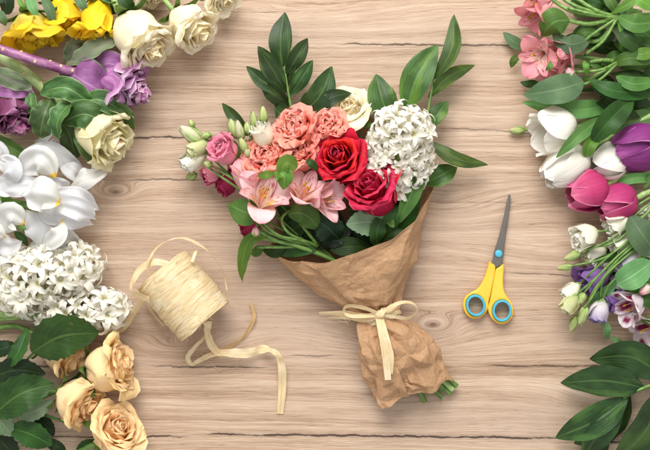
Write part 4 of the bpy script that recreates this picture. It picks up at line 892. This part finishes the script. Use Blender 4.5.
iris2('white iris with two rounded falls marked yellow, just above the hyacinths', [([(25, 224, 50), (10, 216, 58), (0, 234, 40)], 17, 1, dome), ([(26, 210, 32), (36, 228, 44), (36, 247, 28)], 13, 0, dict(fold=0, arch=.3)), ([(62, 220, 42), (56, 234, 50), (40, 246, 30)], 13, 1, dict(D(), roll=-20)), ([(46, 208, 26), (58, 214, 34), (64, 226, 24)], 9, 0, {}), ([(44, 240, 22), (62, 238, 30), (80, 254, 8)], 15, 0, dict(roll=-10, b=.4)), ([(40, 206, 34), (50, 218, 40), (60, 224, 36)], 8, 0, dict(roll=25)), ([(30, 244, 26), (48, 244, 30), (66, 250, 18)], 10, 0, {})],
      [([(-30, 204, 8), (0, 214, 12), (30, 232, 18)], [4, 4])], [([(14, 232, 30), (22, 238, 34), (28, 246, 26)], 4, 'ros', AL), ([(4, 210, 20), (16, 216, 26), (26, 226, 18)], 5, 'alsl', AL)], px(35, 230, 0))
iris2('white iris cut by the left edge of the picture below the dark purple cabbage', [([(-10, 142, 30), (0, 152, 38), (4, 168, 26)], 9, 0, {}), ([(14, 184, 40), (10, 168, 50), (-4, 162, 36)], 12, 0, D()), ([(2, 156, 42), (12, 166, 46), (14, 184, 30)], 8, 0, dict(roll=-30)), ([(-10, 180, 36), (2, 186, 40), (20, 190, 26)], 10, 0, {}), ([(5, 238, 44), (-6, 232, 50), (-16, 240, 34)], 12, 1, D()), ([(-8, 208, 34), (-2, 218, 40), (4, 232, 26)], 7, 0, {}), ([(-6, 250, 32), (8, 246, 42), (22, 242, 32)], 12, 0, dict(arch=.2)), ([(-10, 196, 26), (-4, 206, 32), (-2, 220, 22)], 8, 0, {})],
      [([(-60, 170, 8), (-30, 180, 10), (0, 186, 20)], [4, 4])], [], px(0, 190, 0))

def hyac(label, b, tp, R, n, fr, seed, stems):
    t = thing('hyacinth', label, 'hyacinth', px(*b), GH)
    hyacinth_head(t, px(*b), px(*tp), R, [M_['hya']], n, fr, seed)
    MB().tube([px(*b), px(*tp)], [3.4, 2], 8, 6).build('flower_spike', M_['steml'], t)
    for s_, r in stems: stem(t, P(s_), r, M_['steml'])
hyac('larger white hyacinth lying directly below the white irises', (2, 288, 22), (92, 264, 26), 31, 64, 14, 6, [([(-60, 300, 12), (-20, 294, 18), (4, 288, 22)], [4, 4])])
hyac('smaller white hyacinth on pale stems just above the big rose leaf', (46, 313, 18), (120, 309, 22), 24, 50, 12.5, 7, [([(-60, 318, 8), (0, 315, 12), (50, 313, 18)], [3.6, 3.6]), ([(-60, 326, 6), (0, 319, 8), (48, 315, 14)], [2.6, 2.6])])

PK = dict(flare=.42, ruf=.04, nz=.07, pa=1.35, pb=.42, nu=15, nv=12, wid=.68, sep=True)
rose('peach rose nearest the raffia spool, topmost of the full peach roses', (86, 373, 28), (132, 362, 38), 32, ['peachin', 'peachin', 'peach', 'peach', 'peach'], 61, 24, GP, stem_=[(90, 376, 22), (70, 384, 18), (40, 398, 14), (-40, 430, 6)], **PK)
rose('peach rose with large smooth outer petals, touching the dark leaves on its left', (59, 389, 28), (96, 410, 38), 31, ['peachin', 'peachin', 'peach', 'peach', 'peach'], 62, 22, GP, stem_=[(62, 392, 22), (40, 392, 18), (0, 396, 10), (-40, 400, 6)], **PK)
rose('peach rose cut by the bottom edge of the picture', (106, 440, 22), (124, 422, 48), 31, ['peachin', 'peachin', 'peach', 'peach'], 63, 24, GP, stem_=[(108, 444, 18), (90, 446, 14), (50, 470, 6)], **PK,
     leaves=[([(96, 440, 10), (84, 446, 12), (76, 458, 8)], 5, 'ros', RL)])
rose('peach rose mostly hidden under the big serrated leaf', (44, 338, 14), (86, 366, 24), 27, ['peachin', 'peach', 'peach'], 64, 16, GP, stem_=[(44, 338, 14), (10, 326, 8), (-40, 340, 5)], **PK)
t = thing('rose_branch', 'dark green serrated rose leaves spread at the bottom left corner', 'rose leaves', px(20, 390, 0))
stem(t, P([(-40, 386, 24), (0, 396, 30), (30, 410, 28), (72, 424, 16)]), [1.6, 1.4], M_['stemd']); stem(t, P([(-10, 402, 26), (16, 372, 36), (36, 350, 42)]), [1.5, 1.2], M_['stemd']); stem(t, P([(0, 396, 28), (12, 420, 22), (10, 450, 14)]), [1.4, 1.2], M_['stemd'])
for p, W, m, k in [([(32, 352, 46), (62, 336, 58), (99, 333, 42)], 21, 'ros', dict(RL, roll=-6, a=.9)), ([(6, 366, 38), (18, 352, 46), (28, 328, 34)], 9, 'ros', dict(RL, roll=25)), ([(-10, 378, 34), (16, 370, 42), (46, 374, 32)], 12, 'rosd', RL), ([(-8, 416, 38), (20, 394, 48), (54, 384, 36)], 18, 'ros', dict(RL, roll=8)), ([(-10, 402, 30), (0, 420, 36), (12, 436, 26)], 11, 'rosu', dict(RL, roll=20)), ([(14, 416, 34), (34, 412, 40), (52, 400, 32)], 9, 'rosu', dict(RL, roll=-25)), ([(10, 428, 26), (30, 434, 32), (52, 446, 20)], 13, 'ros', RL), ([(-6, 436, 16), (6, 446, 20), (16, 462, 14)], 11, 'rosd', RL), ([(46, 440, 10), (56, 446, 14), (66, 450, 8)], 6, 'rosd', RL), ([(-10, 352, 20), (4, 348, 26), (16, 344, 20)], 8, 'rosd', RL), ([(30, 414, 16), (44, 424, 18), (54, 436, 10)], 8, 'rosd', RL), ([(-14, 392, 22), (6, 384, 26), (24, 392, 20)], 12, 'rosd', RL)]: leaf(t, p, W, M_[m], **k)
# ------------------------------------------------------------------ right border
GA, GT, GL2, GA2 = 'pink alstroemerias lying at the top right', 'tulips lying on the right', 'lisianthus stems lying on the right', 'white alstroemerias lying on the right'
N1 = (618, 18, 34)
alstro('pink alstroemeria with side-on blooms at the top right, nearest the top edge', [((556, -6, 26), (532, 2, 30), 34, .7), ((552, 0, 26), (528, 24, 34), 38, .62)],
       [([(556, -6, 26), (580, 8, 34), N1], [1.8, 2.4]), ([(552, 0, 26), (575, 12, 36), N1], [1.8, 2.4]), ([(570, -6, 28), (595, 10, 36), N1], [2, 2.4]), ([(566, 20, 40), (590, 24, 40), N1], [2, 2.4]), ([(600, -8, 34), (610, 6, 36), N1], [1.8, 2]), ([(617, 18, 40), (596, 32, 42), (580, 44, 34)], [1.4, 1.6]), ([(617, 18, 40), (604, 40, 42), (586, 54, 34)], [1.4, 1.6]), ([(617, 18, 40), (592, 14, 44), (568, 8, 36)], [1.2, 1.6]), ([N1, (640, 16, 32), (720, 10, 10)], [3, 3.4])],
       [([(570, 20, 42), (554, 22, 52), (541, 36, 32)], 14.0, 'als', dict(AL, fold=-.2)), ([(590, 40, 36), (568, 44, 48), (552, 32, 34)], 9.5, 'alsg', dict(AL, fold=-.15)), ([(526, 47, 6), (514, 42, 10), (503, 32, 8)], 6, 'alsg', AL), ([(600, 34, 34), (584, 32, 38), (574, 40, 30)], 4.7, 'als', AL), ([(530, 8, 12), (528, 14, 14), (524, 20, 8)], 5.5, 'drk', AL), ([(640, -6, 40), (628, 4, 44), (610, 14, 36)], 4.7, 'alsl', AL), ([(655, 10, 40), (640, 0, 44), (624, -6, 36)], 6.2, 'alsl', AL), ([(618, 16, 38), (636, 24, 48), (660, 20, 34)], 8.6, 'als', AL), ([(616, 22, 34), (628, 40, 44), (650, 52, 30)], 7.8, 'drk', AL), ([(618, 18, 36), (624, 34, 40), (620, 50, 28)], 3.9, 'alsl', AL), ([(604, -6, 38), (612, 4, 40), (616, 14, 36)], 5.5, 'als', AL)], ('rpink', 'rpinkin'), GA, px(560, 5, 0))
N2 = (617, 62, 26)
alstro('pink alstroemeria facing the viewer above the single broad pale leaf at the top right', [((545, 52, 20), (529, 62, 58), 35, 1.0), ((582, 40, 28), (553, 60, 38), 40, .55), ((564, 66, 8), (540, 79, 14), 30, .7)],
       [([(545, 52, 20), (574, 56, 22), N2], [1.8, 2.2]), ([(582, 40, 28), (600, 40, 34), (617, 20, 34)], [2.2, 2.4]), ([(564, 66, 10), (590, 66, 20), N2], [1.8, 2]), ([(588, 80, 26), (602, 72, 30), N2], [2, 2.2]), ([(590, 62, 28), (604, 60, 30), N2], [2, 2.2]), ([(574, 74, 30), (584, 84, 28), (600, 74, 26), N2], [1.6, 2]), ([(617, 62, 34), (600, 70, 38), (576, 72, 30)], [1.2, 1.5]), ([(617, 64, 34), (602, 78, 38), (592, 84, 30)], [1.2, 1.5]), ([N2, (640, 64, 22), (720, 66, 8)], [3, 3.4])],
       [([(584, 82, 34), (556, 90, 48), (523, 95, 28)], 14, 'alsg', dict(AL, a=.8)), ([(546, 72, 40), (550, 66, 46), (554, 58, 40)], 2.7, 'als', AL), ([(520, 56, 12), (514, 60, 14), (511, 68, 8)], 3.9, 'als', AL), ([(588, 76, 34), (586, 66, 42), (584, 60, 30)], 3.1, 'alsl', AL), ([(538, 82, 8), (528, 84, 9), (520, 82, 6)], 3.9, 'drk', AL), ([(590, 80, 36), (612, 90, 46), (655, 96, 30)], 8.6, 'drk', dict(AL, roll=15)), ([(616, 76, 36), (634, 84, 46), (660, 80, 34)], 7.0, 'als', AL), ([(612, 64, 28), (630, 58, 40), (656, 62, 30)], 7.0, 'als', AL), ([(630, 52, 34), (642, 54, 40), (658, 50, 34)], 6.2, 'alsl', AL), ([(600, 96, 26), (618, 104, 36), (640, 118, 26)], 6.2, 'drk', AL)], ('rpink', 'rpinkin'), GA, px(575, 62, 0), buds=[((572, 76, 36), (567, 68, 40), 5)])
rr = random.Random(11)
for lb, y0, y1, sp in (('dark leafy branch behind the topmost pink alstroemeria in the top right corner', -4, 30, [(580, 5, 6), (640, 26, 8), (720, 30, 8)]), ('dark leafy branch between the two pink alstroemerias at the right edge', 30, 68, [(575, 45, 6), (630, 50, 10), (720, 56, 8)]), ('dark leafy branch between the lower pink alstroemeria and the tulips', 72, 112, [(560, 90, 6), (620, 90, 10), (720, 94, 8)])):
    t = thing('leafy_branch', lb, 'greenery', px(640, (y0 + y1) / 2, 0), 'leafy branches filling the top right corner')
    stem(t, P(sp), [1.6, 2], M_['stemd'])
    for k in range(16):
        x = rr.uniform(582, 652); y = rr.uniform(y0, y1)
        if x < 592 and 45 < y < 72: x += 14
        a = rr.uniform(-.7, .7) + (math.pi if rr.random() < .8 else 0); l = rr.uniform(24, 40); z = rr.uniform(4, 24)
        leaf(t, [(x + math.cos(a) * -l / 2, y + math.sin(a) * -l / 2, z), (x, y, z + 8), (x + math.cos(a) * l / 2, y + math.sin(a) * l / 2, z - 2)], rr.uniform(4.5, 8.5), M_['drk' if rr.random() < .7 else 'als'], **dict(AL, roll=rr.uniform(-35, 35), fold=rr.uniform(-.2, .3)))

def tulip(label, b, tp, R, mats, seed, stems, leaves, open=.0, flaps=()):
    b, tp = px(*b), px(*tp); t = thing('tulip', label, 'tulip', b, GT)
    tulip_head(t, b, tp, R, [M_[m] for m in mats], seed, open, flaps)
    for s_, r in stems: stem(t, P(s_), r, M_['steml'])
    for pth, W, m, k in leaves: leaf(t, pth, W, M_[m], **k)
TL = dict(a=.75, b=.7, fold=.3, wave=.05, nu=20)
tulip('white tulip with loose opening petals, highest of the white tulips', (576, 127, 22), (533, 136, 30), 23, ['tulw'], 71, [([(576, 127, 22), (600, 118, 18), (700, 96, 8)], [3, 3.4])], [([(612, 106, 20), (566, 110, 30), (522, 102, 14)], 9, 'tul', TL), ([(660, 112, 20), (620, 124, 26), (580, 128, 18)], 9, 'tul', TL)], .5, [(2.6, (60, 70, 95), .95), (4.4, (55, 65, 85), .85)])
tulip('white tulip pointing down left, with a green leaf lying along its stem', (586, 150, 22), (547, 180, 26), 20, ['tulw'], 72, [([(586, 150, 22), (604, 140, 24), (650, 116, 20), (720, 86, 8)], [3, 3.4])], [([(556, 158, 44), (576, 138, 52), (602, 117, 30)], 6.5, 'tul', dict(TL, a=1.1)), ([(586, 157, 40), (590, 144, 46), (602, 130, 34)], 6.5, 'alsl', dict(TL, fold=.5)), ([(592, 142, 44), (610, 120, 54), (634, 97, 38)], 11, 'drk', dict(TL, a=.9))], .06)
tulip('white tulip squeezed between the purple tulip and the pink tulips', (628, 158, 18), (590, 165, 26), 18.5, ['tulw'], 73, [([(628, 158, 18), (660, 150, 14), (720, 140, 6)], [3, 3.2])], [([(590, 146, 20), (608, 138, 24), (634, 132, 16)], 5, 'tul', TL)], .05)
tulip('purple tulip cut by the right edge of the picture', (664, 142, 26), (614, 153, 32), 23, ['tulv'], 74, [([(664, 142, 26), (690, 136, 20), (720, 130, 10)], [3, 3.2])], [], .04)
tulip('pink tulip pointing left, the one nearest the white tulips', (607, 184, 24), (568, 196, 30), 20, ['tulp'], 75, [([(607, 184, 24), (628, 176, 24), (680, 168, 14), (720, 160, 6)], [3, 3.4])], [([(616, 184, 26), (636, 178, 32), (662, 180, 22)], 5, 'tul', TL)], .14)
tulip('pink tulip lower down beside the white lisianthus, pointing left', (637, 198, 24), (598, 207, 28), 18.5, ['tulp'], 76, [([(637, 198, 24), (655, 190, 22), (720, 176, 6)], [3, 3.4])], [([(644, 188, 28), (650, 178, 30), (656, 172, 24)], 3, 'tul', TL)], .10)
t = thing('flower_bud', 'single pale green bud lying on the wood left of the opening white tulip', 'flower bud', px(524, 130, 0))
bud(t, px(525, 130, 6), px(509, 131, 6), 4.2, [M_['budg'], M_['sepal']]); stem(t, P([(525, 130, 6), (534, 128, 5), (560, 124, 4)]), [1.3, 1.5], M_['stem'])

LL = dict(AL, fold=.15)
lisi('lisianthus with a cluster of white blooms below the pink tulips', [((598, 232, 24), (573, 241, 32), 16, ['liw', 'liw'], dict(flare=.3, N=12)), ((630, 213, 24), (606, 232, 30), 16, ['liw', 'liw'], dict(flare=.25)), ((634, 236, 22), (611, 250, 28), 14, ['liw', 'liw'], dict(flare=.3)), ((606, 247, 12), (583, 262, 18), 12.5, ['lig', 'liw'], dict(flare=.25)), ((640, 254, 24), (614, 269, 30), 14, ['liw', 'lil'], dict(flare=.2)), ((656, 206, 18), (640, 216, 22), 10, ['liw', 'liw'], dict(flare=.2)), ((650, 232, 8), (622, 240, 14), 14, ['liw', 'liw'], dict(flare=.35)), ((622, 262, 8), (598, 266, 12), 11, ['liw', 'liw'], dict(flare=.3))],
     [((581, 252, 26), (564, 260, 24), 4.6, 'budg'), ((572, 266, 24), (557, 269, 20), 3.6, 'budg'), ((588, 248, 24), (576, 251, 26), 4, 'budg')],
     [[(598, 232, 24), (620, 226, 30), (655, 200, 30), (700, 170, 12)], [(630, 213, 24), (646, 200, 28), (700, 172, 12)], [(581, 252, 26), (606, 242, 34), (640, 218, 34), (700, 180, 12)], [(572, 266, 24), (606, 257, 34), (640, 232, 36), (700, 190, 12)], [(588, 248, 26), (618, 240, 36), (656, 204, 32)]],
     [([(655, 252, 34), (642, 234, 46), (630, 216, 36)], 15, 'alsg', dict(LL, a=.85, b=.6)), ([(625, 250, 24), (608, 258, 30), (592, 261, 22)], 4.5, 'drk', LL)], GL2, px(610, 240, 0))
lisi('lisianthus with violet and lilac tipped blooms behind the hanging green buds', [((610, 272, 12), (578, 286, 18), 18, ['liv', 'liv'], dict(flare=.5, N=9)), ((603, 300, 24), (595, 324, 28), 13, ['lil', 'lil'], dict(flare=.2)), ((640, 276, 18), (612, 286, 24), 13, ['liw', 'lil'], dict(flare=.35)), ((622, 296, 14), (602, 304, 20), 13, ['lil', 'liv'], dict(flare=.35))], [],
     [[(610, 272, 12), (630, 262, 18), (700, 236, 8)], [(603, 300, 24), (612, 282, 34), (650, 252, 36), (700, 220, 12)], [(600, 298, 24), (606, 276, 34), (640, 246, 36), (700, 206, 12)]],
     [([(617, 284, 40), (632, 276, 50), (652, 262, 34)], 13, 'lil_leaf', dict(LL, a=.8, b=.6)), ([(590, 306, 14), (606, 292, 26), (618, 280, 30)], 6, 'lil_leaf', LL), ([(616, 290, 20), (634, 286, 26), (660, 276, 18)], 9, 'als', LL)], GL2, px(600, 290, 0))
lisi('lisianthus with greenish half-closed blooms and hanging buds, lowest on the right', [((580, 284, 22), (562, 300, 26), 11, ['liw', 'liw'], dict(flare=.12, ruf=.05)), ((577, 294, 28), (563, 313, 30), 11.5, ['lig', 'lig'], dict(flare=.15, ruf=.05))],
     [((586, 306, 26), (580, 325, 24), 5.4, 'budg'), ((576, 316, 22), (571, 332, 16), 4.4, 'budg'), ((584, 293, 30), (580, 304, 30), 4, 'budg')],
     [[(580, 284, 22), (596, 268, 34), (625, 244, 38), (700, 196, 12)], [(577, 294, 28), (598, 276, 36), (630, 246, 38), (700, 200, 12)], [(586, 306, 26), (600, 282, 36), (632, 252, 38), (700, 204, 12)], [(576, 316, 22), (590, 300, 32), (612, 266, 38), (640, 240, 38)], [(584, 293, 30), (604, 270, 38), (650, 228, 34)]],
     [([(604, 318, 12), (607, 330, 16), (608, 340, 8)], 4, 'lil_leaf', LL), ([(612, 336, 8), (618, 342, 10), (624, 342, 6)], 3.4, 'lil_leaf', LL), ([(640, 296, 34), (652, 290, 36), (660, 280, 30)], 6, 'alsl', LL), ([(606, 290, 8), (624, 300, 12), (650, 304, 8)], 9, 'drk', LL), ([(620, 290, 10), (640, 296, 16), (660, 300, 10)], 8, 'drk', LL), ([(600, 252, 5), (620, 250, 10), (650, 240, 6)], 9, 'drk', LL), ([(604, 280, 5), (624, 270, 9), (650, 258, 6)], 9, 'drk', LL), ([(610, 236, 5), (630, 226, 9), (656, 220, 6)], 8, 'drk', LL), ([(610, 304, 5), (630, 296, 9), (656, 290, 6)], 8, 'drk', LL), ([(632, 250, 28), (646, 244, 32), (662, 232, 26)], 7, 'lil_leaf', LL)], GL2, px(580, 300, 0))
alstro('white alstroemeria with dark magenta blotches, upper one of the two on the right', [((650, 296, 30), (618, 312, 42), 40, .7)], [([(650, 296, 30), (670, 288, 26), (720, 276, 8)], [2.4, 2.8])], [([(660, 310, 36), (648, 300, 40), (630, 300, 34)], 7, 'drk', AL)], ('awhite', 'awhitein'), GA2, px(645, 298, 0), buds=[((650, 286, 40), (640, 294, 44), 5)])
alstro('white alstroemeria with dark magenta blotches, half under the ruscus leaves', [((668, 318, 20), (634, 344, 38), 42, .8)], [([(668, 318, 20), (690, 308, 18), (720, 300, 8)], [2.4, 2.8])], [([(664, 330, 30), (654, 322, 34), (640, 320, 28)], 6, 'alsl', AL)], ('awhite', 'awhitein'), GA2, px(660, 325, 0))
ruscus('ruscus branch with large glossy dark leaves at the bottom right corner', [(700, 372, 14), (660, 383, 22), (636, 391, 24), (620, 402, 22), (606, 425, 12)],
       [two((668, 380), (589, 359), 17.2, 10, 20, 14, 10, .16), two((645, 388), (560, 383), 15.5, 6, 24, 16, 12, .06), two((628, 398), (555, 438), 15.5, -6, 24, 12, 12, -.05), two((624, 402), (582, 458), 14.6, 10, 22, 10, 12, .02), two((664, 386), (612, 464), 18.1, 10, 26, 14, 10, -.1), two((604, 428), (574, 444), 9, 0, 8, 5, 3), two((630, 394), (608, 444), 11, 20, 14, 8, 4), two((650, 384), (690, 360), 14, 0, 22, 18), two((606, 434), (590, 460), 10, 0, 8, 5, 3), two((655, 396), (648, 456), 13.8, -14, 16, 8), two((640, 384), (604, 374), 12, -12, 12, 8, 4), two((690, 400), (652, 458), 15.5, 8, 26, 14)], None, px(630, 395, 0), 'rus', (2.2, 1.2))
